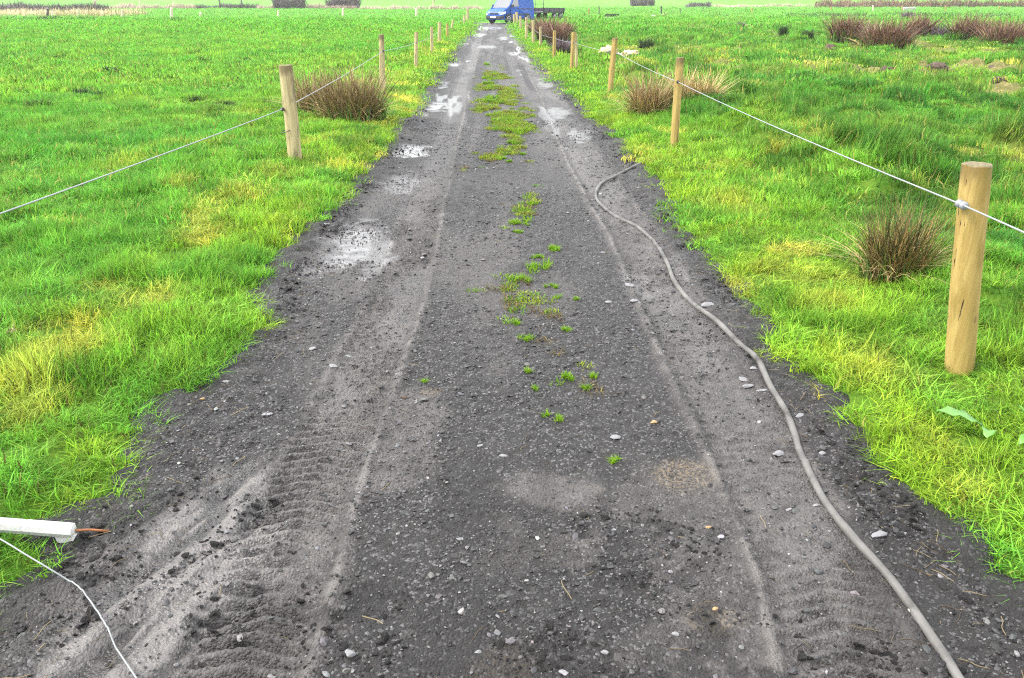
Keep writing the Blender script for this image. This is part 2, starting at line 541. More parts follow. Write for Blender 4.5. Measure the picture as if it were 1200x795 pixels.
def build_track():
    ys = list(np.arange(-2.0, 1.3, .06)); y = 1.3
    while y < 64.5: ys.append(y); y *= 1.0042
    ys = np.array(ys)
    s = np.linspace(0, 1, 400)
    Y, S = np.meshgrid(ys, s, indexing='ij')
    l, r_ = edges(Y)
    X = (l - .40) + (r_ - l + .80) * S
    dd, right = outside(X, Y)
    near = sstep(14, 5, Y)
    f_ = [fbm(X * a, Y * a, 70 + i, 3) - .5 for i, a in enumerate((1.6, 6.5, 26.0))]
    z = .018 * f_[0] + .022 * f_[1] * sstep(.15, .0, np.abs(dd) - .3) + .012 * f_[1] + .010 * f_[2] * (0.35 + 0.65 * near)
    # stones poking through
    st = vnoise(X * 55, Y * 55, 90)
    z += .006 * sstep(.78, .95, st) * near
    mud = np.zeros_like(X); wet = np.zeros_like(X); sand = np.zeros_like(X); dark = np.zeros_like(X)
    lump = fbm(X * 9, Y * 9, 81, 4, .6)
    for P, wd, dep, tread, rid in ((RUT_L, .150, .018, .016, 1), (RUT_R, .17, .010, .009, -1)):
        dx = X - path_x(P, Y) + (fbm(Y * .9, Y * .2, 84, 2) - .5) * .05
        inn = sstep(wd + .05, wd - .05, np.abs(dx))
        z -= dep * inn
        z += (.004 + .012 * near) * np.exp(-((dx - rid * (wd + .03)) / .028) ** 2) * (.6 + .8 * lump)
        z += .010 * np.exp(-((dx + rid * (wd + .06)) / .05) ** 2) * lump
        chev = np.sin((Y * 2 * math.pi / .058) + np.abs(dx) * 32 + (vnoise(X * 6, Y * 6, 86) - .5) * 2)
        z += tread * np.clip(chev * 2.2, -.9, .9) * inn * sstep(9, 5, Y) * sstep(.30, .55, fbm(X * 2, Y * 1.2, 87, 2))
        brk = sstep(.22, .55, fbm(X * 3.2, Y * 1.3, 88 + int(rid), 3))
        mud = np.maximum(mud, inn * (.42 + .33 * brk))
        mud = np.maximum(mud, 1.0 * np.exp(-((dx - rid * (wd + .03)) / .034) ** 2) * (.62 + .36 * brk) * (.55 + .55 * sstep(.30, .55, lump)))
        mud = np.maximum(mud, .95 * np.exp(-((dx + rid * (wd + .02)) / .026) ** 2) * (.3 + .6 * brk) * (.5 + .6 * sstep(.32, .55, lump)))
        wet = np.maximum(wet, inn * .12)
    # churned pale mud at the near left
    ml = np.maximum.reduce([blob(X, Y, 205, 660, .42, .42, 61), blob(X, Y, 130, 720, .40, .30, 62), blob(X, Y, 270, 590, .18, .35, 63)])
    streak = fbm(X * 13 - Y * 5, Y * 2.2 + X * 2.5, 93, 4, .5)
    z += ml * ((streak - .5) * .060 + .016 * (lump - .5)) - ml * .008
    mud = np.maximum(mud, ml * sstep(.26, .44, streak) * .84)
    wet = np.maximum(wet, ml * .42)
    dark = np.maximum(dark, ml * sstep(.46, .36, streak) * .75)
    # other paler and sandier patches
    for (px, py, rx, ry, k) in [(490, 480, .14, .25, .7), (460, 545, .17, .2, .7), (640, 575, .20, .16, .8), (655, 640, .15, .10, .5), (590, 640, .10, .2, .4), (840, 770, .25, .2, .4),
                                (600, 350, .4, .5, .35), (540, 300, .25, .6, .4), (880, 500, .2, .5, .55), (830, 390, .2, .5, .6), (420, 330, .3, .4, .4), (690, 210, .25, .8, .5), (800, 590, .25, .2, .4)]:
        mud = np.maximum(mud, k * blob(X, Y, px, py, rx, ry, 64))
    for (px, py, rx, ry, k) in [(800, 560, .13, .12, .8), (505, 460, .06, .06, .8), (840, 725, .10, .08, .5), (590, 785, .1, .1, .3)]:
        sand = np.maximum(sand, k * blob(X, Y, px, py, rx, ry, 66))
    # churned dark crumbs on the crown
    for (px, py, rx, ry) in [(745, 640, .30, .20), (690, 625, .08, .08), (800, 760, .5, .18), (300, 590, .10, .14), (420, 700, .14, .1), (230, 730, .12, .1)]:
        c = blob(X, Y, px, py, rx, ry, 67)
        z += c * .030 * (lump - .42)
        dark = np.maximum(dark, c * sstep(.52, .40, lump) * .75)
    lat = X - (l + r_) / 2
    st_ = fbm(lat * 5.5, Y * .22, 101, 3)
    pt_ = fbm(X * 1.8, Y * .55, 104, 3)
    farr = sstep(5, 13, Y)
    mud = np.maximum(mud, farr * sstep(.50, .66, st_) * .55)
    mud = np.maximum(mud, sstep(.56, .70, pt_) * .45)
    dark = np.maximum(dark, farr * sstep(.46, .34, st_) * .55)
    dark = np.maximum(dark, sstep(.40, .30, pt_) * .5)
    wet = np.maximum(wet, farr * sstep(.68, .76, fbm(lat * 3, Y * .4, 107, 3)) * sstep(.35, .8, np.abs(lat)) * .7)
    # puddled hollows, smooth and wet
    for (px, py, rx, ry, k) in [(405, 285, .27, .75, 1), (440, 300, .14, .5, .8), (482, 176, .26, .42, 1), (470, 215, .20, .5, .6), (510, 125, .24, .75, 1), (492, 135, .12, .4, .7), (516, 100, .2, .8, .7),
                                (575, 33, .7, 2.2, 1), (560, 41, .35, 2.0, .9), (598, 33, .25, 3, .9), (590, 45, .25, 2.0, .6), (530, 75, .22, 1.2, .7), (655, 132, .2, .7, .6), (676, 158, .15, .6, .6),
                                (690, 150, .12, .5, .5), (745, 330, .1, .3, .35), (640, 97, .2, 1.2, .5), (570, 55, .4, 1.2, .5), (795, 310, .12, .3, .3)]:
        c = blob(X, Y, px, py, rx, ry, 68, 1.2) * k
        rip = np.sin(Y * 2 * math.pi / .16 + f_[1] * 9) * sstep(8.5, 6, Y)
        z = z * (1 - .9 * c) - .018 * c + c * .007 * rip * (.3 + lump)
        wet = np.maximum(wet, c * sstep(.16, .42, fbm(X * 7, Y * 5, 97, 3) + .12 * rip * .6 + .05))
        mud = np.maximum(mud, .5 * c)
    # darker earth below the turf edge, crumbling
    e = sstep(-.26, -.02, dd)
    z += e * (.045 * (lump - .35) + .02)
    dark = np.maximum(dark, e * .55 * sstep(.35, .6, lump))
    mud = np.clip(mud, 0, 1) * (1 - .8 * e); wet *= (1 - e)
    z -= sstep(.05, .25, dd) * .10
    z -= sstep(61, 63, Y) * .05
    nr, nc = X.shape
    idx = np.arange(nr * nc).reshape(nr, nc)
    faces = np.stack([idx[:-1, :-1], idx[:-1, 1:], idx[1:, 1:], idx[1:, :-1]], -1).reshape(-1, 4)
    me = mesh_from('track', np.stack([X, Y, z], -1).reshape(-1, 3), faces, [M_TRACK], True,
                   {'mud': mud.ravel(), 'wet': wet.ravel(), 'sand': sand.ravel(), 'dark': dark.ravel()})
    tag(link('track', me), kind='structure')
    return X, Y, z


TX, TY, TZ = build_track()
_tys = TY[:, 0]


def track_z(x, y):
    i = int(np.clip(np.searchsorted(_tys, y), 0, len(_tys) - 1))
    row = TX[i]
    j = int(np.clip(np.searchsorted(row, x), 0, len(row) - 1))
    return float(TZ[i, j])


def build_cross():
    xs = np.linspace(-8.5, 8.0, 140); ys = np.linspace(58.6, 63.6, 60)
    Y, X = np.meshgrid(ys, xs, indexing='ij')
    z = -.03 + .04 * (fbm(X * 1.5, Y * 1.5, 120, 3) - .5)
    edge = np.maximum(np.abs(Y - 61.1) - 2.2 + (fbm(X, Y, 121, 2) - .5) * .6, 0)
    z -= sstep(0, .3, edge) * .15 + sstep(-7, -8.4, X) * .15 + sstep(6.7, 7.9, X) * .15
    wet = sstep(.52, .66, fbm(X * .9, Y * .6, 122, 3)) * .9
    o = np.zeros_like(X)
    idx = np.arange(X.size).reshape(X.shape)
    faces = np.stack([idx[:-1, :-1], idx[:-1, 1:], idx[1:, 1:], idx[1:, :-1]], -1).reshape(-1, 4)
    me = mesh_from('cross_track', np.stack([X, Y, z], -1).reshape(-1, 3), faces, [M_TRACK], True,
                   {'mud': (o + .5).ravel(), 'wet': wet.ravel(), 'sand': o.ravel(), 'dark': o.ravel()})
    tag(link('cross_track', me), kind='structure')


build_cross()


# ------------------------------------------------------------------ scattering of uncountable stuff
def scatter(name, pts, rot, scl, tint, idx, protos):
    c = bpy.data.collections.new(name + '_sources')
    for i, me in enumerate(protos):
        c.objects.link(bpy.data.objects.new('%s_source_%02d' % (name, i), me))
    me = bpy.data.meshes.new(name)
    n = len(pts)
    me.vertices.add(n); me.vertices.foreach_set('co', np.asarray(pts, np.float32).ravel())
    for nm, ty, key, val in (('rot', 'FLOAT_VECTOR', 'vector', rot), ('scl', 'FLOAT_VECTOR', 'vector', scl), ('tint', 'FLOAT_VECTOR', 'vector', tint)):
        me.attributes.new(nm, ty, 'POINT').data.foreach_set(key, np.asarray(val, np.float32).ravel())
    me.attributes.new('idx', 'INT', 'POINT').data.foreach_set('value', np.asarray(idx, np.int32))
    o = link(name, me)
    g = bpy.data.node_groups.new(name, 'GeometryNodeTree')
    g.interface.new_socket('Geometry', in_out='INPUT', socket_type='NodeSocketGeometry')
    g.interface.new_socket('Geometry', in_out='OUTPUT', socket_type='NodeSocketGeometry')
    gi, go = g.nodes.new('NodeGroupInput'), g.nodes.new('NodeGroupOutput')
    m2p = g.nodes.new('GeometryNodeMeshToPoints')
    ip = g.nodes.new('GeometryNodeInstanceOnPoints')
    ci = g.nodes.new('GeometryNodeCollectionInfo')
    ci.inputs['Collection'].default_value = c
    ci.inputs['Separate Children'].default_value = True
    ci.inputs['Reset Children'].default_value = True
    def na(nm, ty):
        q = g.nodes.new('GeometryNodeInputNamedAttribute'); q.data_type = ty; q.inputs['Name'].default_value = nm
        return next(s for s in q.outputs if s.name == 'Attribute' and s.enabled)
    e2r = g.nodes.new('FunctionNodeEulerToRotation')
    g.links.new(na('rot', 'FLOAT_VECTOR'), e2r.inputs[0])
    g.links.new(gi.outputs[0], m2p.inputs[0]); g.links.new(m2p.outputs[0], ip.inputs['Points'])
    g.links.new(ci.outputs[0], ip.inputs['Instance']); ip.inputs['Pick Instance'].default_value = True
    g.links.new(na('idx', 'INT'), ip.inputs['Instance Index'])
    g.links.new(e2r.outputs[0], ip.inputs['Rotation']); g.links.new(na('scl', 'FLOAT_VECTOR'), ip.inputs['Scale'])
    g.links.new(ip.outputs[0], go.inputs[0])
    o.modifiers.new('scatter', 'NODES').node_group = g
    return o


def blades(K, radius, length, width, lean=(.2, .8), droop=.25, seed=0, lvar=(.5, 1.0), taper=1.4, levels=3, straight=0.0, outw=.6):
    """K curved tapering blades rooted in a disc -> (verts, faces4, blade attribute); the tip is a narrow quad end"""
    r_ = np.random.default_rng(seed)
    a = r_.random(K) * 2 * np.pi; q = np.sqrt(r_.random(K)) * radius
    bx, by = np.cos(a) * q, np.sin(a) * q
    az = np.where(r_.random(K) < outw, a + r_.normal(0, .7, K), r_.random(K) * 2 * np.pi)
    L = length * (lvar[0] + (lvar[1] - lvar[0]) * r_.random(K)); ln = lean[0] + (lean[1] - lean[0]) * r_.random(K)
    dx, dy = np.cos(az), np.sin(az)
    tw = az + np.pi / 2 + r_.normal(0, .6, K)
    sx, sy = np.cos(tw), np.sin(tw)
    W = width * (.6 + .7 * r_.random(K)) / 2
    V = np.zeros((K, levels + 1, 2, 3))
    for i in range(levels + 1):
        t = i / levels
        h = L * ln * (t ** (1.9 - straight * .9)); z = L * (t - droop * ln * t * t) * np.sqrt(np.maximum(1 - (.5 * ln) ** 2, .2))
        wd = W * max(.06, 1 - t ** taper)
        for k, sg in enumerate((-1, 1)):
            V[:, i, k, 0] = bx + dx * h + sg * sx * wd; V[:, i, k, 1] = by + dy * h + sg * sy * wd; V[:, i, k, 2] = z
    V[:, 0, :, 2] -= .02
    base = (np.arange(K) * (levels + 1) * 2)[:, None]
    fs = []
    for i in range(levels):
        fs.append(np.concatenate([base + 2 * i, base + 2 * i + 1, base + 2 * i + 3, base + 2 * i + 2], 1))
    return V.reshape(-1, 3), np.concatenate(fs), np.repeat(r_.random(K), (levels + 1) * 2)


def blade_mesh(name, mat, *a, **k):
    V, Fc, b = blades(*a, **k)
    return mesh_from(name, V, Fc, [mat], True, {'blade': b})


def grass_tint(X, Y, right, dd):
    n1 = fbm(X * .8, Y * .8, 131, 3); n2 = fbm(X * 2.6, Y * 2.6, 135, 2); n3 = fbm(X * .22, Y * .22, 138, 2)
    lush, yel, drk, strw = [np.array(c) for c in ((.096, .305, .034), (.200, .390, .036), (.032, .135, .020), (.50, .47, .075))]
    t = np.clip(sstep(.32, .68, n1) * .75 + (n3 - .5) * .8 + .12, 0, 1)[:, None]
    c = lush * (1 - t) + yel * t
    vg = (sstep(1.5, .1, dd) * sstep(.3, .65, n2) * .6)[:, None]          # yellower along the worn verge
    c = c * (1 - vg) + np.array((.285, .415, .020)) * vg
    tus = fbm(X * 1.25, Y * 1.0, 31, 3)
    dk = np.where(right, sstep(.55, .70, tus) * .35 * sstep(.8, 2.2, dd), sstep(.62, .72, n2 * .6 + n1 * .4) * .7)[:, None]
    c = c * (1 - dk) + drk * dk
    n4 = fbm(X * 5.5, Y * 5.5, 145, 2)
    d4 = (sstep(.52, .36, n4) * .45 * sstep(40, 8, Y))[:, None]
    c = c * (1 - d4) + np.array((.040, .155, .012)) * d4
    hx = X + (fbm(X * 2, Y * 2, 33, 2) - .5) * .5
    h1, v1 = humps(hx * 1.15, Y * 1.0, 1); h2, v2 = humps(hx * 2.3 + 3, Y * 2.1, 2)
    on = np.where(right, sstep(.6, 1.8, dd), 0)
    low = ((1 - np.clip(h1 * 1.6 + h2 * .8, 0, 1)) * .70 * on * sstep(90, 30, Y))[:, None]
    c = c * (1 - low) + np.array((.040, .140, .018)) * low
    sp = ((h2 > .15) & (v2 > .68) & (np.hypot(X, Y) > 4)) * on * .5           # clumps of a darker, coarser grass
    c = c * (1 - sp[:, None]) + np.array((.030, .110, .022)) * sp[:, None]
    # dry, straw coloured tufts
    dry = sstep(.66, .78, fbm(X * 2.1 + 40, Y * 2.1, 141, 3)) * .75 * sstep(4, 0, dd)
    for (px, py, rx, ry, k) in DRY:
        p = G(px, py)
        q = ((X - p.x) / rx) ** 2 + ((Y - p.y) / ry) ** 2
        dry = np.maximum(dry, .75 * k * sstep(1.3, .3, q + (n2 - .5) * 1.4))
    dry = np.maximum(dry, bare(X, Y) * .7)[:, None]
    c = c * (1 - dry) + strw * dry
    # the far meadow is even and cooler green
    fr = sstep(14, 60, Y)[:, None]
    c = c * (1 - .7 * fr) + np.array((.10, .33, .026)) * .7 * fr
    ff = sstep(60, 72, Y)[:, None]
    c = c * (1 - .75 * ff) + np.array((.165, .39, .075)) * .75 * ff
    return c * 1.1 * rng.uniform(.62, 1.34, (len(X), 1)) * np.stack([rng.uniform(.85, 1.2, len(X)), np.ones(len(X)), np.ones(len(X))], 1)


DRY = [(75, 430, .22, .25, .75), (15, 470, .2, .2, .75), (170, 370, .18, .22, .7), (240, 290, .20, .3, .8), (285, 240, .2, .4, .6), (40, 500, .15, .15, .6), (980, 370, .2, .2, .55), (1000, 340, .2, .2, .5),
       (1010, 440, .2, .3, .5), (975, 475, .1, .12, .9), (920, 330, .2, .3, .4), (860, 250, .3, .4, .4), (1100, 540, .15, .2, .4), (380, 150, .3, .4, .3), (470, 95, .3, 1., .5), (330, 215, .2, .3, .4), (1130, 590, .1, .1, .5)]


POSTS = [tuple(G(*q)[:2]) for q in ((1125, 449), (790, 178), (346, 195), (714, 114), (448, 113))]

CLUMPS = [(*G(px, py)[:2], q) for px, py, q in ((1052, 335, .42), (410, 143, .75), (366, 138, .45), (762, 138, .5), (815, 138, .6))]


def grass():
    specs = [  # y range, clumps per m2, radius, blades, length, width, variants
        ((1.0, 6.2), 330, .07, 42, .098, .0050, 6),
        ((5.7, 15), 150, .13, 46, .092, .0085, 5),
        ((14, 42), 22, .33, 54, .085, .020, 4),
        ((39, 128), 4.0, .80, 60, .075, .050, 4)]
    protos, P, Ro, Sc, Ti, Id = [], [], [], [], [], []
    for si, ((y0, y1), dens, rad, K, L, W, nv) in enumerate(specs):
        b0 = len(protos)
        for v in range(nv):
            up = v == nv - 1
            protos.append(blade_mesh('grass_tuft', M_BLADE, K, rad, L * (1.15 if up else 1), W, (.2, .8) if up else (.35, 1.3), .35, 500 + si * 10 + v))
        half = lambda y: 2.2 + .70 * y
        area = (y1 - y0) * (half(y0) + half(y1))
        n = int(area * dens)
        hy0, hy1 = half(y0), half(y1)
        u = rng.random(n)
        h = np.sqrt(hy0 ** 2 + u * (hy1 ** 2 - hy0 ** 2))
        Y = y0 + (h - hy0) / (hy1 - hy0) * (y1 - y0)
        X = (rng.random(n) * 2 - 1) * h
        Y = Y * (1 + rng.uniform(-.07, .07, n) * (si > 0))
        dd, right = outside(X, Y)
        br = bare(X, Y)
        cross = (np.abs(Y - 61.1) < 2.4) & (X > -7.3) & (X < 6.5)
        # a ragged margin: fewer, shorter tufts towards the track
        keep = (dd > rng.uniform(-.05, .13, n) + .02 * si) & (rng.random(n) > br * 1.05) & (rng.random(n) > .40 * sstep(.44, .30, fbm(X * 4.6, Y * 4.6, 155, 2)) * (si < 2)) & ~cross | ((Y > TRACK_END + 2) & ~cross)
        X, Y, dd, right, br = X[keep], Y[keep], dd[keep], right[keep], br[keep]
        n = len(X)
        Z = ground_z(X, Y)
        tus = fbm(X * 1.25, Y * 1.0, 31, 3)
        hs_ = .55 + .5 * sstep(0, .5, dd)
        n2 = fbm(X * 1.7, Y * 1.7, 152, 3)
        hs_ *= (.62 + .60 * sstep(.3, .7, n2)) * (.72 + .62 * sstep(.36, .66, fbm(X * 4.6, Y * 4.6, 155, 2)) + .25 * sstep(.6, .75, fbm(X * 9, Y * 9, 158, 2)))
        hs_ *= np.where(right, 1 + .35 * sstep(.5, .7, tus) * sstep(1, 2.2, dd), 1.0) * rng.uniform(.75, 1.25, n)
        hq, vq = humps((X + (fbm(X * 2, Y * 2, 33, 2) - .5) * .5) * 2.3 + 3, Y * 2.1, 2)
        hs_ *= 1 + .35 * ((hq > .15) & (vq > .68) & right & (dd > 1))
        hs_ *= np.where(right & (dd < 1.0), .82, 1.0) * (1 - .5 * br)
        hs_ = np.maximum(hs_, .55)
        for (qx, qy) in POSTS: hs_ *= 1 - .55 * sstep(.45, .1, np.hypot(X - qx, Y - qy + .12)) * .99
        for (qx, qy, qr) in CLUMPS: hs_ *= 1 - .5 * sstep(qr * 1.25, qr * .6, np.hypot(X - qx, (Y - qy) * .8))
        ws = rng.uniform(.85, 1.2, n)
        # wind and trampling lay the tufts over, in patches
        la = fbm(X * .6, Y * .6, 160, 2) * 12; lm = rng.uniform(0, .45, n)
        P.append(np.stack([X, Y, Z], 1)); Ro.append(np.stack([np.cos(la) * lm, np.sin(la) * lm, rng.random(n) * 6.28], 1))
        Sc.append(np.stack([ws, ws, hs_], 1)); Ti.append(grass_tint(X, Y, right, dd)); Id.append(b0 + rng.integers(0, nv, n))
    o = scatter('grass', np.concatenate(P), np.concatenate(Ro), np.concatenate(Sc), np.concatenate(Ti), np.concatenate(Id), protos)
    return tag(o, 'bright green pasture grass growing on both sides of the muddy track', 'grass', kind='stuff')


grass()


def stone_mesh(name, mat, seed, sub=1, flat=.55):
    bm = bmesh.new()
    bmesh.ops.create_icosphere(bm, subdivisions=sub, radius=1)
    r_ = random.Random(seed)
    ax = [Vector((r_.gauss(0, 1), r_.gauss(0, 1), r_.gauss(0, 1))).normalized() for _ in range(7)]
    cut = [r_.uniform(.45, .8) for _ in ax]
    for v in bm.verts:
        for a, c in zip(ax, cut):
            dv = v.co.dot(a)
            if dv > c: v.co -= a * (dv - c)
        v.co *= r_.uniform(.93, 1.07)
        v.co.z *= flat
    me = bpy.data.meshes.new(name); bm.to_mesh(me); bm.free()
    me.materials.append(mat)
    return me


def mat_gravel():
    m = N('gravel_stone'); c = m.attr('tint', 'INSTANCER').outputs['Color']
    n = m.noise(m.obj(), 2.0, 3)
    v = m.n('ShaderNodeMapRange', {0: n, 1: .3, 2: .7, 3: .7, 4: 1.3}).outputs[0]
    c = m.mix(1.0, c, m.n('ShaderNodeCombineColor', {0: v, 1: v, 2: v}).outputs[0], 'MULTIPLY')
    return m.pbr(c, .6, None, .4)


def gravel():
    mg = mat_gravel()
    protos = [stone_mesh('gravel_stone', mg, k, 1 if k < 4 else 2, .5 + .1 * (k % 3)) for k in range(6)]
    n = 58000
    Y = 1.4 * (12 / 1.4) ** (rng.random(n) ** .9)
    l, r_ = edges(Y)
    X = l + (r_ - l) * rng.random(n)
    dd, _ = outside(X, Y)
    pale = fbm(X * 2, Y * 2, 170, 2)
    k = (dd < -.03) & (rng.random(n) < .25 + 1.1 * sstep(.35, .65, pale))
    X, Y = X[k], Y[k]; n = len(X)
    i = np.clip(np.searchsorted(_tys, Y), 0, len(_tys) - 1)
    l, r_ = edges(_tys[i])
    j = np.clip(((X - (l - .4)) / (r_ - l + .8) * 399).astype(int), 0, 399)
    Z = TZ[i, j]
    s = .0026 * (1 + rng.pareto(3.2, n)); s = np.minimum(s, .012) * (1 + .05 * Y)
    g = np.clip(rng.lognormal(-3.35, .75, n), .008, .24)[:, None]
    tint = g * np.array((1, .97, .97)) * rng.uniform(.93, 1.07, (n, 3))
    o = scatter('gravel', np.stack([X, Y, Z + s * .15], 1), np.stack([rng.normal(0, .25, n), rng.normal(0, .25, n), rng.random(n) * 6.28], 1),
                np.stack([s * rng.uniform(.8, 1.6, n), s, s * rng.uniform(.7, 1.1, n)], 1), tint, rng.integers(0, 6, n), protos)
    tag(o, 'loose grey gravel and chippings strewn over the dark track', 'gravel', kind='stuff')


gravel()


def clods():
    md = N('mud_clod'); c = md.attr('tint', 'INSTANCER').outputs['Color']
    md = md.pbr(c, .7, md.bump(md.noise(md.obj(), 3.0, 4), .8, .3), .35)
    protos = [stone_mesh('mud_clod', md, 60 + k, 2, .6) for k in range(5)]
    n = 110000
    Y = 1.4 * (30 / 1.4) ** rng.random(n)
    l, r_ = edges(Y)
    X = l + (r_ - l) * rng.random(n)
    dd, _ = outside(X, Y)
    pr = .75 * sstep(-.30, -.03, dd) * sstep(.45, .62, fbm(X * 3, Y * 2, 180, 3))
    for (px, py, rx, ry, k) in [(205, 650, .5, .5, .5), (300, 590, .13, .2, 1), (430, 700, .16, .12, .7), (240, 735, .2, .12, .8), (745, 640, .32, .22, .8), (690, 625, .1, .1, .9), (800, 765, .55, .2, .7), (870, 480, .2, .5, .35), (380, 740, .25, .25, .5)]:
        pr = np.maximum(pr, .42 * k * blob(X, Y, px, py, rx, ry, 182) * sstep(.46, .62, fbm(X * 7, Y * 6, 185, 3)))
    k = (dd < .02) & (rng.random(n) < pr)
    X, Y = X[k], Y[k]; n = len(X)
    i = np.clip(np.searchsorted(_tys, Y), 0, len(_tys) - 1)
    l, r_ = edges(_tys[i]); j = np.clip(((X - (l - .4)) / (r_ - l + .8) * 399).astype(int), 0, 399)
    s = np.minimum(.0036 * (1 + rng.pareto(2.6, n)), .015) * (1 + .02 * Y)
    t = np.clip(rng.lognormal(-4.25, .35, n), .009, .035)[:, None] * np.array((1.1, .95, .88))
    o = scatter('mud_clods', np.stack([X, Y, TZ[i, j] + s * .2], 1), np.stack([rng.normal(0, .4, n), rng.normal(0, .4, n), rng.random(n) * 6.28], 1),
                np.stack([s * rng.uniform(.8, 1.7, n), s, s * rng.uniform(.6, 1.1, n)], 1), t, rng.integers(0, 5, n), protos)
    tag(o, 'dark crumbs of churned mud along the ruts and turf edges', 'mud clods', kind='stuff')


clods()


def litter():
    """dead stems and straws lying on the track and its margins"""
    ms = N('dead_straw'); c = ms.attr('tint', 'INSTANCER').outputs['Color']; ms = ms.pbr(c, .75, None, .2)
    protos = []
    for k in range(4):
        r_ = random.Random(k + 50)
        b = MB(); b.tube(smooth_path([(0, 0, 0), (.3, r_.uniform(-.03, .03), .02), (.65, r_.uniform(-.06, .06), .03), (1, r_.uniform(-.10, .10), .0)], 3), [.016] * 9 + [.008], 4)
        protos.append(mesh_from('straw', b.v, b.f, [ms]))
    n = 1300
    Y = 1.4 * (12 / 1.4) ** rng.random(n)
    l, r_ = edges(Y)
    e = rng.random(n)
    X = np.where(e < .35, l + np.abs(rng.normal(0, .16, n)), np.where(e < .7, r_ - np.abs(rng.normal(0, .16, n)), l + (r_ - l) * rng.random(n)))
    dd, _ = outside(X, Y)
    k = dd < 0
    X, Y = X[k], Y[k]; n = len(X)
    i = np.clip(np.searchsorted(_tys, Y), 0, len(_tys) - 1)
    l, r_ = edges(_tys[i]); j = np.clip(((X - (l - .4)) / (r_ - l + .8) * 399).astype(int), 0, 399)
    s = .018 + .07 * rng.random(n) ** 2.2
    t = np.where((rng.random(n) < .6)[:, None], np.array((.16, .125, .07)), np.array((.05, .036, .024))) * rng.uniform(.6, 1.4, (n, 1))
    o = scatter('straw_litter', np.stack([X, Y, TZ[i, j] + .002], 1), np.stack([rng.normal(0, .1, n), rng.normal(0, .12, n), rng.random(n) * 6.28], 1), np.stack([s, s, s], 1), t, rng.integers(0, 4, n), protos)
    tag(o, 'dead straws and stem scraps littering the track and its margins', 'straw', kind='stuff')


litter()

# ------------------------------------------------------------------ fence posts
def fence_post(base_px, top_px, rad, mat, label, wire_px=None, group=None, ins=None, insmat=None, topmat=None, seed=0, cat='fence post', tie=None):
    b = G(*base_px)
    top = GY(top_px[0], top_px[1], b.y)
    bz = float(ground_z(b.x, b.y))
    base = Vector((b.x, b.y, min(bz, 0) - .06))
    root = empty('fence_post', (b.x, b.y, 0))
    r_ = random.Random(seed)
    H = (top - base)
    nr = 9; n = 18
    v, f = [], []
    ph = [r_.uniform(0, 6.28) for _ in range(4)]
    for i in range(nr + 1):
        t = i / nr
        c = base + H * t - Vector((b.x, b.y, 0)) + Vector((math.sin(t * 4 + ph[0]), math.cos(t * 3 + ph[1]), 0)) * rad * .05
        for k in range(n):
            th = 2 * math.pi * k / n
            q = rad * (1 + .035 * math.sin(3 * th + ph[2] + t) + .025 * math.sin(5 * th + ph[3] - 2 * t) + r_.uniform(-.012, .012)) * (1.03 - .06 * t)
            if i == nr: q *= .985
            v.append(c + Vector((math.cos(th) * q, math.sin(th) * q, r_.uniform(-.004, .004) if i == nr else 0)))
            if i == nr and k == 0: pass
        if i < nr:
            for k in range(n): f.append((i * n + k, i * n + (k + 1) % n, (i + 1) * n + (k + 1) % n, (i + 1) * n + k))
    body = mesh_from('stake', v, f, [mat], True)
    link('stake', body, root)
    tv = [Vector(x) for x in v[-n:]]
    cap = MB()
    ctr = sum(tv, Vector()) / n
    ring2 = [ctr + (x - ctr) * .93 + Vector((0, 0, .004)) for x in tv]
    cap.add(tv + ring2 + [ctr + Vector((0, 0, .006))], [(k, (k + 1) % n, n + (k + 1) % n, n + k) for k in range(n)] + [(n + k, n + (k + 1) % n, 2 * n) for k in range(n)])
    cap.build('post_top', topmat or M_ENDWOOD, root)
    wp = None
    if wire_px:
        wp = GY(wire_px[0], wire_px[1], b.y - rad * .6)
        if ins:
            im = MB(); o = wp - Vector((b.x, b.y, 0)); inx = ins
            axis = base + H * ((wp.z - base.z) / H.z) - Vector((b.x, b.y, 0))
            im.tube([axis + (o - axis) * .5, axis + (o - axis) * 1.0], .007, 8)
            im.lathe([(.008, -inx * 1.3), (.017, -inx * 1.1), (.017, -inx * .3), (.011, -inx * .2), (.011, inx * .2), (.017, inx * .3), (.017, inx * 1.1), (.008, inx * 1.3)], o, (.12, 1, 0) if b.x < 0 else (-.03, 1, .02), 12)
            im.build('insulator', insmat or M_BLACKPLASTIC, root, True)
    if tie:
        c = GY(tie[0], tie[1], b.y) - Vector((b.x, b.y, 0))
        tm = MB()
        tm.tube([c + Vector((math.cos(a) * (rad + .004), math.sin(a) * (rad + .004), .03 * math.sin(a * 1 + 1.2))) for a in np.linspace(0, 2 * math.pi, 25)], .004, 6)
        tm.build('wire_tie', M_BLACKPLASTIC, root, True)
    tag(root, label, cat, group)
    return wp


GL, GR = 'fence posts along the left verge', 'fence posts along the right verge'
WL, WR = [], []
WL.append(Vector((-3.02, .6, .63)))
WL.append(fence_post((346.5, 198), (335, 77), .070, M_GWOOD, 'thick grey weathered post beside the brown rushes, wire tie round its middle', (332, 128), GL, .03, seed=1, tie=(338, 152)))
WL.append(fence_post((448, 113), (447, 41), .050, M_GWOOD, 'weathered post just past the far end of the brown rush clump', (449, 60), GL, .02, seed=2))
WL.append(fence_post((487, 84), (488, 38), .045, M_PALEWOOD, 'slim leaning pale post, second after the weathered rush clump post on the meadow side', (488, 50), GL, .02, seed=3))
WL.append(fence_post((506, 67), (506, 32), .048, M_PALEWOOD, 'pinkish pale post in the middle of the meadow side row', (506, 43), GL, seed=4))
WL.append(fence_post((515, 55), (515, 26), .060, M_PALEWOOD, 'thick pale cream post, brightest of the meadow side row', (515, 36), GL, seed=5))
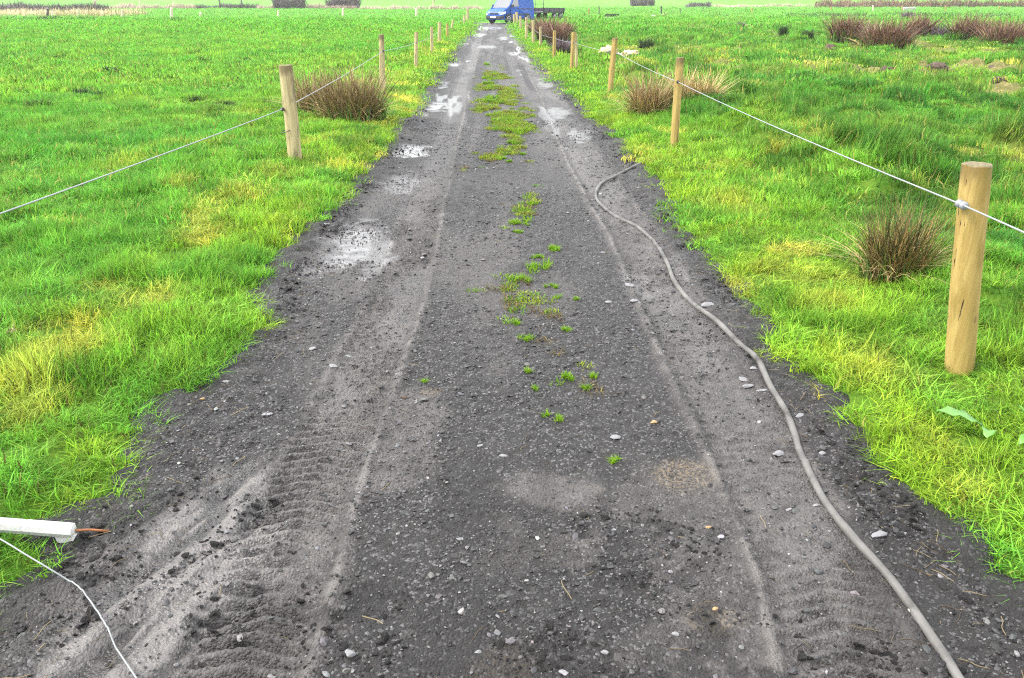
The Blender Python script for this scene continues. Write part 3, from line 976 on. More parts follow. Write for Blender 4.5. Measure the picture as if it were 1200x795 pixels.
WL.append(fence_post((524.5, 47), (524, 28), .055, M_YWOOD, 'short dark ochre post next after the thick cream one', (524, 33), GL, seed=6))
WL.append(fence_post((528, 41), (531, 23), .045, M_PALEWOOD, 'thin post tilting towards the track near the meadow end', (530, 29), GL, seed=7))
WL.append(fence_post((544, 31), (544, 18), .075, M_PALEWOOD, 'shorter pale post of the pair at the puddled track end', (544, 22), GL, seed=8))
WL.append(fence_post((548, 28), (548, 11), .085, M_PALEWOOD, 'taller pale post of the pair at the puddled track end', (548, 17), GL, seed=9))

WR.append(None)
WR.append(fence_post((1125, 449), (1145.5, 194), .061, M_YWOOD, 'big yellow timber post with grey insulator beside the single brown rush tussock', (1127, 240), GR, .022, M_GREYPLASTIC, seed=11))
WR.append(fence_post((790, 178), (797, 68), .046, M_YWOOD, 'slim straight yellow post in front of the long straw coloured rushes', (794, 96), GR, .02, seed=12))
WR.append(fence_post((714, 114), (721, 45), .050, M_YWOOD, 'leaning yellow post with white insulator before the pale spoil heap', (725, 63), GR, .04, M_WHITEPLASTIC, seed=13))
WR.append(fence_post((669.5, 86), (672.5, 38), .048, M_YWOOD, 'yellow post paired with a strut near the red brown rushes', (672, 50), GR, .02, seed=14))
WR.append(fence_post((649, 71), (650, 36), .046, M_YWOOD, 'yellow post between the two clumps of red brown rushes', (650, 45), GR, seed=15))
WR.append(fence_post((633.6, 58), (633.4, 31.5), .046, M_PALEWOOD, 'pale post in front of the longest red brown rushes', (633.5, 40), GR, seed=16))
WR.append(fence_post((625, 53), (624.5, 24), .052, M_PALEWOOD, 'tall pale post, fourth from the van along the pasture side row', (625, 34), GR, seed=17))
WR.append(fence_post((616.5, 47), (617, 20.5), .056, M_PALEWOOD, 'pale post, third from the van along the pasture side row', (617, 29), GR, seed=18))
WR.append(fence_post((610.5, 39), (609.5, 19), .060, M_PALEWOOD, 'pale post, second from the van along the pasture side row', (610, 26), GR, seed=19))
WR.append(fence_post((605.3, 30), (605.5, 14.5), .085, M_PALEWOOD, 'broad cream post standing right in front of the van side', (605, 20), GR, seed=20))
fence_post((602.5, 30), (602.3, 17), .07, M_PALEWOOD, 'stubby cream post touching the broad one beside the van', None, GR, seed=21)
fence_post((676, 84), (674.5, 39), .036, M_GWOOD, 'thin dark strut leaning on a yellow post by the red brown rushes', None, GR, seed=22, cat='strut')
_a, _b = WR[1], GY(1200, 270, 2.75)
WR[0] = _a + (_b - _a) * ((_a.y + 2.2) / (_a.y - _b.y))
# posts just outside the picture carry on the two wires
for wp_, nm in ((WL[0], 'L'), (WR[0], 'R')):
    b = empty('fence_post', (wp_.x, wp_.y, 0))
    m = MB(); m.tube([(0, .06, -.2), (0, .06, 1.0)], .05, 16); m.build('stake', M_YWOOD, b, True)
    tag(b, 'post just outside the picture carrying the %s wire' % ('meadow side' if nm == 'L' else 'pasture side'), 'fence post', GL if nm == 'L' else GR)


def wire(pts, rad, sag, label, name='fence_wire', mat=M_WIRE):
    path = []
    for a, b in zip(pts[:-1], pts[1:]):
        n = 10
        for k in range(n):
            t = k / n
            p = a.lerp(b, t); p.z -= sag * 4 * t * (1 - t)
            path.append(p)
    path.append(pts[-1])
    m = MB(); m.tube(path, rad, 6)
    return tag(m.build(name, mat, None, True), label, 'fence wire')


wire(WL, .0046, .02, 'white electric fence wire strung along the meadow side posts')
wire(WR, .0037, .02, 'white electric fence wire running past the big yellow post to the van')


# ------------------------------------------------------------------ rushes
def stems(name, parent, mat, K, radius, length, width, lean, droop, seed, lvar=(.45, 1), ell=(1, 1), straight=.6):
    V, Fc, b = blades(K, 1.0, length, width, lean, droop, seed, lvar, 2.2, 4, straight, .42)
    # roots spread over an ellipse: move whole blades
    nb = V.reshape(K, -1, 3)
    root = nb[:, 0, :2] * .5 + nb[:, 1, :2] * .5
    new = root * np.array([radius * ell[0], radius * ell[1]])
    nb[:, :, :2] += (new - root)[:, None, :]
    me = mesh_from(name, nb.reshape(-1, 3), Fc, [mat], True, {'blade': b})
    return link(name, me, parent)


GRUSH = 'rush clumps in the pasture'


def rush(px, py, wpx, hpx, label, mat=M_RUSH_GREEN, dead=M_STRAW, kdead=.35, K=350, seed=0, group=GRUSH, ell=(1, .7), lean=(.05, .5), name='rush_clump', cat='rush clump', w0=.005, mix=None, sz=1.0):
    b = G(px, py)
    dist = b.y / (CP - (py - CY) / F * SP)
    W_, H_ = wpx * 1.12 * sz * dist / F, hpx * 1.15 * sz * dist / F
    root = empty(name, (b.x, b.y + W_ * .25 * ell[1], float(ground_z(b.x, b.y)) - .02))
    sw = max(w0, .0011 * dist)
    stems('stems', root, mat, K, W_ * .34, H_ * 1.08, sw, lean, .15, seed, ell=ell)
    if mix: stems('withered_stems', root, mix, int(K * .6), W_ * .36, H_ * .98, sw, (lean[0], lean[1] + .2), .25, seed + 900, ell=ell)
    stems('basal_grass', root, M_RUSHBASE, int(K * .55), W_ * .46, H_ * .5, sw, (.1, .7), .2, seed + 450, ell=ell)
    if kdead: stems('dead_stems', root, dead, int(K * kdead), W_ * .40, H_ * .85, sw * 1.25, (.6, 1.35), .42, seed + 1, (.45, 1), ell)
    return tag(root, label, cat, group)


rush(1054, 344, 82, 92, 'single brown and green rush tussock beside the big yellow post', M_RUSH_OLIVE, M_STRAW, .42, 420, 201, w0=.0036, mix=M_RUSH_RUSTY, lean=(.08, .85), ell=(1, .8))
rush(410, 149, 76, 55, 'tall dark brown rush clump between the two weathered posts', M_RUSH_BROWN, M_STRAW, .35, 620, 203, lean=(.1, .8), mix=M_RUSH_GREEN, sz=1.08)
rush(366, 141, 44, 46, 'lower brown rush clump just behind the thick grey weathered post', M_RUSH_BROWN, M_STRAW, .4, 320, 205, lean=(.1, .8))
rush(762, 142, 46, 52, 'brown rush clump to the track side of the slim straight yellow post', M_RUSH_BROWN, M_STRAW, .7, 330, 207, lean=(.1, .9), mix=M_STRAW)
rush(815, 142, 60, 40, 'pale straw coloured rush clump behind the slim straight yellow post', M_STRAW, M_RUSH_BROWN, .5, 330, 209, lean=(.2, 1.1))
rush(1066, 203, 55, 48, 'sparse upright green rushes growing behind the big yellow post', M_DARKTUFT, M_STRAW, .3, 70, 211)
GRED = 'red brown rush bushes in the rough pasture'
rush(992, 58, 38, 29, 'round red brown rush bush standing apart by the bleached stalks', M_RUSH_RED, M_STRAW, .15, 520, 213, GRED, lean=(.1, 1.05), sz=1.04)
rush(1042, 63, 58, 36, 'widest red brown rush bush with pale straw at its foot', M_RUSH_RED, M_STRAW, .18, 800, 215, GRED, lean=(.1, 1.05), sz=1.04)
rush(1078, 49, 32, 23, 'small purple brown rush bush behind the widest one', M_RUSH_RED, M_TWIG, .2, 420, 217, GRED, lean=(.1, 1.05), sz=1.04)
rush(1136, 56, 44, 30, 'domed red brown rush bush between the widest one and the edge of the picture', M_RUSH_RED, M_TWIG, .15, 620, 219, GRED, lean=(.1, 1.05), sz=1.04)
rush(1106, 50, 34, 18, 'low grey brown rush bush beside the domed one', M_TWIG, M_RUSH_RED, .3, 380, 221, GRED, lean=(.1, 1.05), sz=1.04)
rush(1182, 62, 52, 33, 'tangled red brown rush bush at the picture edge', M_RUSH_RED, M_STRAW, .25, 700, 223, GRED, lean=(.1, 1.05), sz=1.04)
rush(655, 60, 24, 29, 'red brown rush clump behind the post nearest the strut', M_RUSH_RED, M_TWIG, .2, 380, 225, GRED, lean=(.1, 1.05), sz=1.04)
rush(641, 52, 22, 25, 'red brown rush clump behind the long row of pale posts', M_RUSH_RED, M_TWIG, .2, 380, 227, GRED, lean=(.1, 1.05), sz=1.04)
rush(629, 42, 20, 17, 'red brown rush clump close to the flatbed trailer', M_RUSH_RED, M_STRAW, .2, 300, 229, GRED, lean=(.1, 1.05), sz=1.04)
rush(663, 44, 14, 15, 'small red brown rush tuft behind the yellow post and strut', M_RUSH_RED, M_TWIG, .2, 220, 231, GRED, lean=(.1, 1.05), sz=1.04)
rush(659, 68, 20, 18, 'dark purple brown rush tuft at the foot of the yellow posts', M_TWIG, M_RUSH_RED, .3, 260, 233, GRED, lean=(.1, 1.05), sz=1.04)
GDARK = 'small dark tufts in the pasture'
rush(868, 37, 11, 9, 'small round dark tuft on its own beyond the pale bare patch', M_TWIG, M_RUSH_RED, .3, 160, 241, GDARK)
rush(927, 37, 10, 8, 'small brown tuft beside a dark green one in mid pasture', M_RUSH_RED, M_TWIG, .3, 150, 243, GDARK)
rush(917, 50, 10, 15, 'upright dark green tuft before the small brown one in mid pasture', M_DARKTUFT, M_TWIG, .2, 190, 245, GDARK)
rush(946, 54, 15, 10, 'low dark green tuft near the round red brown bush', M_DARKTUFT, M_DARKTUFT, .3, 200, 247, GDARK)
rush(757, 62, 18, 16, 'hazy grey green tuft behind the pale spoil heap', M_DARKTUFT, M_TWIG, .5, 240, 249, GDARK)
rush(678, 72, 12, 10, 'small dark tuft behind the leaning yellow post', M_DARKTUFT, M_TWIG, .3, 160, 251, GDARK)
rush(1065, 27, 18, 10, 'purple dry tuft at the back of the rough pasture', M_TWIG, M_RUSH_RED, .3, 260, 252, GDARK)

# bleached stalks among the red bushes
b = G(1013, 47)
o = empty('bleached_stalks', (b.x, b.y, float(ground_z(b.x, b.y))))
stems('stalks', o, M_TWIG_PALE, 70, .45, 1.05, .03, (.1, .9), .3, 260, straight=1.0)
tag(o, 'bleached whitish stalks tangled between two red brown bushes', 'dead stalks')

# dark coarse tufts in the meadow, each a tussock of its own
GM = 'dark grass tussocks in the meadow'
for i, (px, py, wpx, hpx, lab) in enumerate([
        (95, 118, 20, 11, 'darkest coarse grass tussock in the open meadow'), (129, 91, 14, 8, 'dark green tussock beyond the darkest one in the meadow'),
        (228, 128, 18, 10, 'dark tussock in the meadow nearest the fence wire'), (45, 136, 34, 9, 'long low dark tussock before the darkest one in the meadow'),
        (115, 122, 16, 7, 'dim green tussock touching the darkest one in the meadow'), (238, 78, 16, 6, 'small dark tussock far out in the meadow'),
        (290, 76, 10, 5, 'tiny dark tussock far out towards the thick post'), (70, 75, 9, 5, 'tiny dark tussock farthest out in the meadow'), (263, 138, 26, 9, 'broad green tussock beside the wire in the meadow')]):
    rush(px, py, wpx, hpx, lab, M_DARKTUFT, M_DARKTUFT, .3, 220, 270 + 2 * i, GM, (1, .8), (.2, .9), 'grass_tussock', 'tussock')

# ------------------------------------------------------------------ dug earth and stones in the pasture
def mound(px, py, wpx, h, mat, label, name='earth_mound', cat='earth mound', seed=0, group=None):
    b = G(px, py); dist = b.y / (CP - (py - CY) / F * SP); W_ = wpx * dist / F / 2
    bm = bmesh.new(); bmesh.ops.create_icosphere(bm, subdivisions=4, radius=1)
    for v in bm.verts:
        n = float(fbm(v.co.x * 2.2 + seed, v.co.y * 2.2, 300 + seed, 3)) - .5; n2 = float(fbm(v.co.x * 7 + seed, v.co.y * 7 + v.co.z * 5, 310, 2)) - .5
        v.co *= 1 + n * .8 + n2 * .55
        v.co.x *= W_; v.co.y *= W_ * .8; v.co.z *= h
    me = bpy.data.meshes.new(name); bm.to_mesh(me); bm.free(); me.materials.append(mat)
    me.polygons.foreach_set('use_smooth', [True] * len(me.polygons))
    o = link(name, me); o.location = (b.x, b.y, float(ground_z(b.x, b.y)) + h * .12)
    if label: tag(o, label, cat, group)
    return o


GE = 'mounds of dug earth in the pasture'
mound(1023, 91, 12, .13, M_EARTH, 'small dark dug earth mound, first of a pair below the widest bush', seed=1, group=GE)
mound(1038, 97, 17, .12, M_EARTH, 'crumbly earth mound, second of a pair below the widest bush', seed=2, group=GE)
mound(1096, 89, 28, .15, M_EARTH, 'broad dark earth mound below the domed red brown bush', seed=3, group=GE)
mound(1163, 88, 22, .11, M_EARTH, 'low brown earth mound above the sandy bare patch', seed=4, group=GE)
mound(1170, 102, 14, .08, M_EARTH, 'little earth mound within the sandy bare patch', seed=5, group=GE)
mound(971, 66, 14, .2, M_EARTH, 'dark earth mound below the round red brown bush', seed=6, group=GE)
sp = mound(712, 70, 26, .27, M_SAND, 'pale spoil heap with a dark hole behind the leaning yellow post', 'spoil_heap', 'spoil heap', 7)
hb = G(714, 60)
hm = MB(); hm.lathe([(.10, -.25), (.12, 0), (.10, .03), (.02, .04)], (0, -.50, .10), (0, -1, .35), 14)  # solid plug on the heap, coloured dark as the hole's shade
ho = hm.build('burrow_hole', M_HOLE, sp, True)
mound(738, 71, 24, .20, M_SAND, 'lower pale spoil heap just beyond the leaning yellow post', 'spoil_heap', 'spoil heap', 8)

# ------------------------------------------------------------------ weeds along the crown of the track
GW = 'green tufts growing down the middle of the track'


def weed(px, py, wpx, label, hk=.55, K=None, seed=0):
    b = G(px, py); dist = b.y / (CP - (py - CY) / F * SP); W_ = wpx * dist / F / 2
    K = K or int(16 + 5 * wpx * min(1.6, dist / 5))
    K = min(K, 300)
    h = min(max(W_ * hk, .035), .10)
    V, Fc, bl = blades(K, 1.0, 1.0, 1.0, (.4, 1.2), .4, 700 + seed)
    V, Fc, bl = blades(K, W_ * .8, h, max(.0045, .0012 * dist), (.3, 1.3), .45, 700 + seed, (.35, 1))
    # tufts break up into clumps
    r2 = np.random.default_rng(40 + seed); nc = 2 + int(wpx / 7)
    cc = np.stack([r2.normal(0, .42, nc), r2.normal(0, .35, nc)], 1) * W_
    nb = V.reshape(K, -1, 3); root = (nb[:, 0, :2] + nb[:, 1, :2]) / 2
    nb[:, :, :2] += (cc[r2.integers(0, nc, K)] - root * .62)[:, None, :]
    nb *= (.6 + .8 * r2.random(K))[:, None, None] ** np.array([0, 0, 1]); V = nb.reshape(-1, 3)
    me = mesh_from('weed_tuft', V, Fc, [M_WEED], True, {'blade': bl * .92})
    o = link('weed_tuft', me); o.location = (b.x, b.y, track_z(b.x, b.y) + .002)
    tag(o, label, 'weed tuft', GW)


weeds = [(722, 541, 20), (655, 492, 16), (640, 486, 12), (627, 456, 10), (684, 455, 18), (665, 444, 24), (694, 442, 14), (621, 435, 12), (661, 387, 18), (616, 396, 22), (605, 380, 12), (652, 351, 14), (676, 353, 12),
         (609, 331, 36), (629, 315, 36), (648, 337, 14), (628, 303, 18), (645, 293, 26), (610, 273, 14), (607, 262, 28), (625, 240, 16), (588, 187, 16), (604, 168, 22), (597, 155, 40), (588, 142, 34), (602, 146, 24),
         (581, 120, 36), (575, 116, 24), (568, 99, 20), (574, 103, 18), (571, 92, 18), (570, 76, 14), (597, 190, 12), (532, 806, 10), (498, 448, 8), (612, 182, 14)]
words_ = {0: 'lone bright green tuft nearest the camera on the track, by the ochre patch', 13: 'biggest bright tuft of green on the bare middle of the track', 5: 'fresh green tuft heading a trio in the middle of the track',
          4: 'spreading green tuft at the end of the trio in mid track', 23: 'longest green mat on the track crown, level with the slim yellow post', 14: 'flat yellow green tuft right behind the biggest one', 33: None}
weeds = [q for q in weeds if q[1] < 790]
order = ['second', 'third', 'fourth', 'fifth', 'sixth', 'seventh', 'eighth', 'ninth', 'tenth', 'eleventh', 'twelfth', 'thirteenth', 'fourteenth', 'fifteenth', 'sixteenth', 'seventeenth', 'eighteenth', 'nineteenth', 'twentieth',
         'twenty first', 'twenty second', 'twenty third', 'twenty fourth', 'twenty fifth', 'twenty sixth', 'twenty seventh', 'twenty eighth', 'twenty ninth', 'thirtieth', 'thirty first', 'thirty second', 'thirty third', 'thirty fourth', 'thirty fifth', 'thirty sixth']
rank = {i: k for k, i in enumerate(sorted(range(len(weeds)), key=lambda i: -weeds[i][1]))}
for i, (px, py, wp_) in enumerate(weeds):
    k = rank[i]
    size = 'tiny' if wp_ < 13 else 'small' if wp_ < 21 else 'spreading'
    lab = words_.get(i) or ('%s green tuft, %s up the track counting from the sprig by the ochre patch' % (size, order[k - 1]) if k else 'tiny green sprig closest to the camera on the track')
    weed(px, py, wp_, lab, seed=i)

def crown():
    """low grass and moss creeping over the crown between the wheel ruts"""
    protos = [blade_mesh('crown_grass', M_BLADE, 26, .05, .045, .007, (.4, 1.4), .4, 800 + k) for k in range(4)]
    n = 26000
    Y = 3.0 * (24 / 3.0) ** rng.random(n)
    l, r_ = edges(Y); cx_ = (l + r_) / 2 + .03 + .12 * sstep(8, 4, Y)
    X = cx_ + rng.normal(0, .17, n)
    q = fbm(X * 2.2, Y * .9, 190, 3) + .35 * (fbm(X * 9, Y * 6, 193, 2) - .5)
    pk = np.exp(-((Y - 11.5) / 3.2) ** 2) + .55 * np.exp(-((Y - 17) / 2.5) ** 2) + .07 * np.exp(-((Y - 5.8) / 1.3) ** 2)
    k = (rng.random(n) < pk * sstep(.53, .65, q)) & (np.abs(X - cx_) < .5)
    X, Y = X[k], Y[k]; n = len(X)
    i = np.clip(np.searchsorted(_tys, Y), 0, len(_tys) - 1)
    l, r_ = edges(_tys[i]); j = np.clip(((X - (l - .4)) / (r_ - l + .8) * 399).astype(int), 0, 399)
    s = rng.uniform(.6, 1.3, n) * (1 + .02 * Y)
    a = rng.random((n, 1))
    t = np.array((.11, .27, .012)) * (1 - a) + np.array((.30, .34, .03)) * a
    t = np.where(rng.random((n, 1)) < .2, np.array((.16, .12, .05)), t)
    o = scatter('crown_grass', np.stack([X, Y, TZ[i, j]], 1), np.stack([0 * X, 0 * X, rng.random(n) * 6.28], 1), np.stack([s, s, s * rng.uniform(.5, 1.1, n)], 1), t, rng.integers(0, 4, n), protos)
    tag(o, 'low patchy grass and moss creeping along the crown of the track', 'grass', kind='stuff')


crown()

# ------------------------------------------------------------------ stones lying on the track
GS = 'pale stones lying on the track'
stones = [(410, 768, 15, 'white stone chip near the camera, beside the rut with tyre marks'), (560, 765, 9, 'small pale chip near the camera in the middle of the track'), (708, 768, 11, 'pale stone near the camera below the churned crumbs'),
          (792, 744, 9, 'little white stone in the churned dark crumbs near the camera'), (839, 713, 8, 'ochre pebble in the churned dark crumbs'), (539, 632, 8, 'bright white pebble on the bare dark middle of the track'),
          (563, 523, 8, 'grey pebble at the edge of the pale mud smear in mid track'), (590, 535, 11, 'flat grey chip beside the pale mud smear in mid track'), (472, 467, 9, 'dark pebble on the outer edge of the rut with tyre marks'),
          (313, 486, 12, 'flat white flake between the rut and the meadow edge'), (265, 453, 9, 'white flake closest to the bulge of meadow turf'), (237, 473, 7, 'rusty pale pebble under the meadow turf edge'),
          (390, 430, 12, 'long pale flake beside the rut with tyre marks'), (366, 410, 12, 'flat white flake above the long one by the rut'), (766, 496, 9, 'white chip uphill from the ochre patch'),
          (721, 513, 12, 'flat grey flake just above the lone bright green tuft'), (911, 531, 16, 'flat pale stone between the rut and the pipe'), (936, 491, 11, 'pale stone on the turf side of the pipe bend'),
          (964, 533, 9, 'small white stone midway between the pipe and the yellow verge'), (958, 590, 9, 'pebble touching the pipe at its slight kink'), (925, 595, 8, 'grey pebble in the rut beside the pipe'),
          (830, 617, 8, 'white pebble below the ochre patch'), (1029, 629, 22, 'largest flat grey stone between the pipe and the grass'), (1058, 629, 10, 'little white stone next to the largest flat grey one'),
          (871, 446, 12, 'pale slab at the top of the cluster beside the pipe'), (877, 453, 13, 'middle slab of the pale cluster beside the pipe'), (892, 459, 13, 'lowest slab of the pale cluster beside the pipe'),
          (884, 436, 12, 'slab of the pale cluster touching the pipe'), (738, 336, 12, 'long pale flake in the rut beside the pipe'), (743, 355, 12, 'second pale flake below the long one in the rut'), (829, 362, 14, 'pale stone on the verge side where the pipe straightens'),
          (713, 355, 8, 'white pebble between the rut and the green tufts'), (706, 296, 8, 'grey flake under the bend where the pipe turns')]
for i, (px, py, wpx, lab) in enumerate(stones):
    b = G(px, py); dist = b.y / (CP - (py - CY) / F * SP)
    me = stone_mesh('stone', M_TANSTONE if 'ochre' in lab or 'rusty' in lab else (M_EARTH if 'dark pebble' in lab else M_STONE), 900 + i, 2, .38 if ('fla' in lab or 'slab' in lab) else .6)
    o = link('stone', me); s = wpx * dist / F / 2
    o.scale = (s * 1.15, s * random.uniform(.6, .9), s * .8); o.rotation_euler = (random.uniform(-.15, .15), random.uniform(-.15, .15), random.uniform(-.5, .5))
    o.location = (b.x, b.y, track_z(b.x, b.y) + s * .12)
    tag(o, lab, 'stone', GS)

# ------------------------------------------------------------------ water pipe along the right of the track
hp = [(762, 186), (752, 192), (740, 197), (722, 206), (706, 215), (699, 224), (699, 233), (706, 243), (722, 253), (745, 266), (762, 280), (775, 295), (783, 312), (790, 331), (808, 352), (838, 377), (866, 399), (887, 423), (903, 451),
      (920, 484), (931, 508), (937, 528), (949, 557), (969, 592), (1002, 632), (1042, 678), (1082, 731), (1122, 796), (1165, 875), (1215, 985)]
pts = []
for i, q in enumerate(hp):
    p = G(*q)
    dd_, _ = outside(np.array([p.x]), np.array([p.y]))
    gz = max(track_z(p.x, p.y), float(ground_z(p.x, p.y)) if dd_[0] > 0 else -1)
    p = G(q[0], q[1], max(gz, -.02) + .006); pts.append(p)
pts = smooth_path(pts, 8)
zs = np.array([p.z for p in pts]); zs = np.convolve(np.pad(zs, 10, 'edge'), np.ones(21) / 21, 'valid')
for p, z_ in zip(pts, zs):
    p.z = max(z_, track_z(p.x, p.y) * .6 + z_ * .4) + .002
m = MB(); m.tube(pts, [.0138 * (1 + .05 * math.sin(i * .37) + .03 * math.sin(i * 1.1)) for i in range(len(pts))], 12)
tag(m.build('water_pipe', M_HOSE, None, True), 'grey plastic water pipe snaking along the pasture side of the track', 'pipe')

# ------------------------------------------------------------------ gate handle and loose wire at the lower left
a0, a1, a2 = G(-70, 610, .13), G(88, 622, .06), G(131, 623, .012)
rt = empty('gate_hook', a0)
m = MB(); L = a1 - a0
m.tube([L * t for t in (0, .1, .3, .32, .34, .6, .62, .64, .93, .985)] + [L], [.023, .0235, .024, .0225, .024, .024, .0225, .024, .0245, .0235, .012], 8)
m.build('grip', M_WHITEPLASTIC, rt)
m = MB(); m.tube([L * .98, L * .98 + (a2 - a1) * .5 + Vector((0, 0, .004)), a2 - a0], .0045, 8); m.build('hook_rod', M_COPPER, rt, True)
m = MB(); q = L * .93 + Vector((0, -.012, -.018))
m.add([q + Vector(v) for v in ((-.035, 0, .004), (.035, 0, .004), (.012, -.012, -.036), (-.018, -.012, -.042), (-.035, .012, .004), (.035, .012, .004), (.012, .0, -.036), (-.018, .0, -.042))],
      [(0, 1, 2, 3), (4, 7, 6, 5), (0, 4, 5, 1), (1, 5, 6, 2), (2, 6, 7, 3), (3, 7, 4, 0)])
m.build('torn_flap', M_WHITEPLASTIC, rt)
tag(rt, 'white plastic gate handle with a rusty rod lying on the turf edge', 'gate handle')
wpts = [G(-60, 606, .16), G(-25, 620, .14), G(2, 633, .12), G(30, 650, .10), G(60, 668, .07), G(85, 684, .03)] + [G(x, y, track_z(*G(x, y)[:2]) + .016) for x, y in ((104, 702), (118, 725), (130, 750), (147, 776), (163, 800), (180, 830), (192, 862))]
wp2 = smooth_path(wpts, 6)
for p in wp2:
    if p.x > -1.45: p.z = max(p.z, max(track_z(p.x + a, p.y + c) for a in (-.03, 0, .03) for c in (-.03, 0, .03)) + .004)
m = MB(); m.tube(wp2, .0024, 6)
tag(m.build('loose_wire', M_WIRE, None, True), 'loose white wire curling from the gate handle over the near mud', 'wire')

# ------------------------------------------------------------------ broad leaved docks and dead stalks in the verges
M_DOCK = simple('dock_leaf', (.10, .25, .04), .45, .25, 12)


def leaf(root, p0, p1, width, sag, cup=.25, n=8):
    p0, p1 = Vector(p0), Vector(p1); t = (p1 - p0); side = t.cross(Vector((0, 0, 1))).normalized()
    v, f = [], []
    for i in range(n + 1):
        q = i / n; c = p0 + t * q + Vector((0, 0, sag * 4 * q * (1 - q)))
        wd = width / 2 * (math.sin(math.pi * min(1, q * .92 + .06)) ** .7)
        for k, s_ in enumerate((-1, -.5, 0, .5, 1)):
            v.append(c + side * wd * s_ + Vector((0, 0, cup * wd * abs(s_) + (.006 * math.sin(i * 2.1 + s_ * 2) * abs(s_)))))
    for i in range(n):
        for k in range(4): f.append((i * 5 + k, i * 5 + k + 1, (i + 1) * 5 + k + 1, (i + 1) * 5 + k))
    me = mesh_from('leaf', v, f, [M_DOCK], True)
    o = link('leaf', me, root); md = o.modifiers.new('thick', 'SOLIDIFY'); md.thickness = .0012
    return o


for (px, py, lv, lab) in [(1150, 528, [((-.015, 0, .05), (-.20, .02, .11), .075, .015), ((0, -.01, .03), (-.06, -.10, .06), .05, .02)], 'flat pale green dock leaf in the grass below the big yellow post'),
                          (1215, 540, [((-.02, 0, .03), (-.11, .02, .17), .085, .0), ((-.02, .0, .04), (-.13, -.06, .05), .05, .02), ((0, 0, .03), (.12, .03, .12), .08, .02)], 'upright pale green dock leaves at the picture edge')]:
    b = G(px, py); o = empty('dock_plant', (b.x, b.y, float(ground_z(b.x, b.y)) - .01))
    for l_ in lv: leaf(o, *l_)
    tag(o, lab, 'dock plant')

M_DEAD = simple('dead_stalk', (.36, .27, .16), .8, .3, 20)
for (base, mid, top, lab) in [((28, 452), (34, 435), (43, 428), 'bent dry whitish stalk sticking out of the yellow meadow patch'), ((-2, 418), (8, 398), (16, 385), 'dry straw stalk with a frayed head at the meadow edge of the picture')]:
    b = G(*base); bz = float(ground_z(b.x, b.y)); o = empty('dry_stalk', (b.x, b.y, bz))
    p = [Vector((0, 0, 0)), GY(mid[0], mid[1], b.y + .02) - Vector((b.x, b.y, bz)), GY(top[0], top[1], b.y + .04) - Vector((b.x, b.y, bz))]
    m = MB(); m.tube(smooth_path(p, 5), .004, 6); m.build('stem', M_DEAD, o, True)
    m = MB()
    for k in range(16):
        q = p[1].lerp(p[2], random.uniform(.3, 1)); m.tube([q, q + Vector((random.uniform(-.03, .03), random.uniform(-.03, .03), random.uniform(-.005, .035)))], [.0022, .0008], 4)
    m.build('seed_head', M_DEAD, o, True)
    tag(o, lab, 'dry stalk')

# ------------------------------------------------------------------ the van
M_BLUE = simple('blue_paint', (.006, .070, .33), .4, .05, 2, spec=.22, coat=.08)
M_GLASS = simple('van_glass', (.03, .035, .04), .06, .05, spec=1.0, coat=1.0)
M_DARK = simple('dark_plastic', (.022, .022, .025), .55, .15)
M_TYRE = simple('tyre_rubber', (.018, .018, .019), .8, .2)
M_RIM = simple('steel_rim', (.30, .30, .32), .4, .1, metal=.6)
M_LAMP = simple('headlamp_glass', (.68, .70, .72), .1, .03, spec=.8)
M_PLATE = simple('number_plate', (.75, .75, .72), .4, .03)
M_STEELDARK = simple('dark_galvanised_steel', (.045, .04, .05), .55, .3, 6)
VL, VW, VH = 3.95, 1.66, 1.84
vb = G(588, 27)
van = empty('van', (0, 0, 0))
ANG = R(52)


def half_w(x, z):
    """half width of the body at length x from the nose and height z"""
    w_ = VW / 2
    w_ *= 1 - .16 * max(0, (z - .95) / .95) ** 1.3
    w_ *= 1 - .16 * max(0, (.75 - x) / .75) ** 2
    return w_


prof = [(.06, .24), (.02, .42), (.03, .66), (.12, .80), (.55, .96), (.80, 1.02), (1.08, 1.34), (1.38, 1.68), (1.55, 1.77), (1.9, 1.83), (2.8, VH), (3.7, VH - .02), (3.86, VH - .07), (3.93, 1.5), (3.95, .9), (3.95, .45), (3.90, .26)]
bm = bmesh.new()
ns = 6
rows = []
for (x, z) in prof:
    hw = half_w(x, z)
    rows.append([bm.verts.new((x, hw * math.sin(math.pi / 2 * (k / ns * 2 - 1)) if False else hw * (k / ns * 2 - 1), z + (.03 * (1 - (k / ns * 2 - 1) ** 2) if z > .8 else 0))) for k in range(ns + 1)])
for i in range(len(rows) - 1):
    for k in range(ns): bm.faces.new((rows[i][k], rows[i][k + 1], rows[i + 1][k + 1], rows[i + 1][k]))
for k in range(ns): bm.faces.new((rows[-1][k], rows[-1][k + 1], rows[0][k + 1], rows[0][k]))
for sd_ in (0, ns):
    f_ = bm.faces.new([r_[sd_] for r_ in rows])
    bmesh.ops.triangulate(bm, faces=[f_])
bmesh.ops.recalc_face_normals(bm, faces=bm.faces)
me = bpy.data.meshes.new('body'); bm.to_mesh(me); bm.free(); me.materials.append(M_BLUE)
body = link('body', me, van)
md = body.modifiers.new('bevel', 'BEVEL'); md.width = .035; md.segments = 3; md.limit_method = 'ANGLE'; md.angle_limit = R(40)


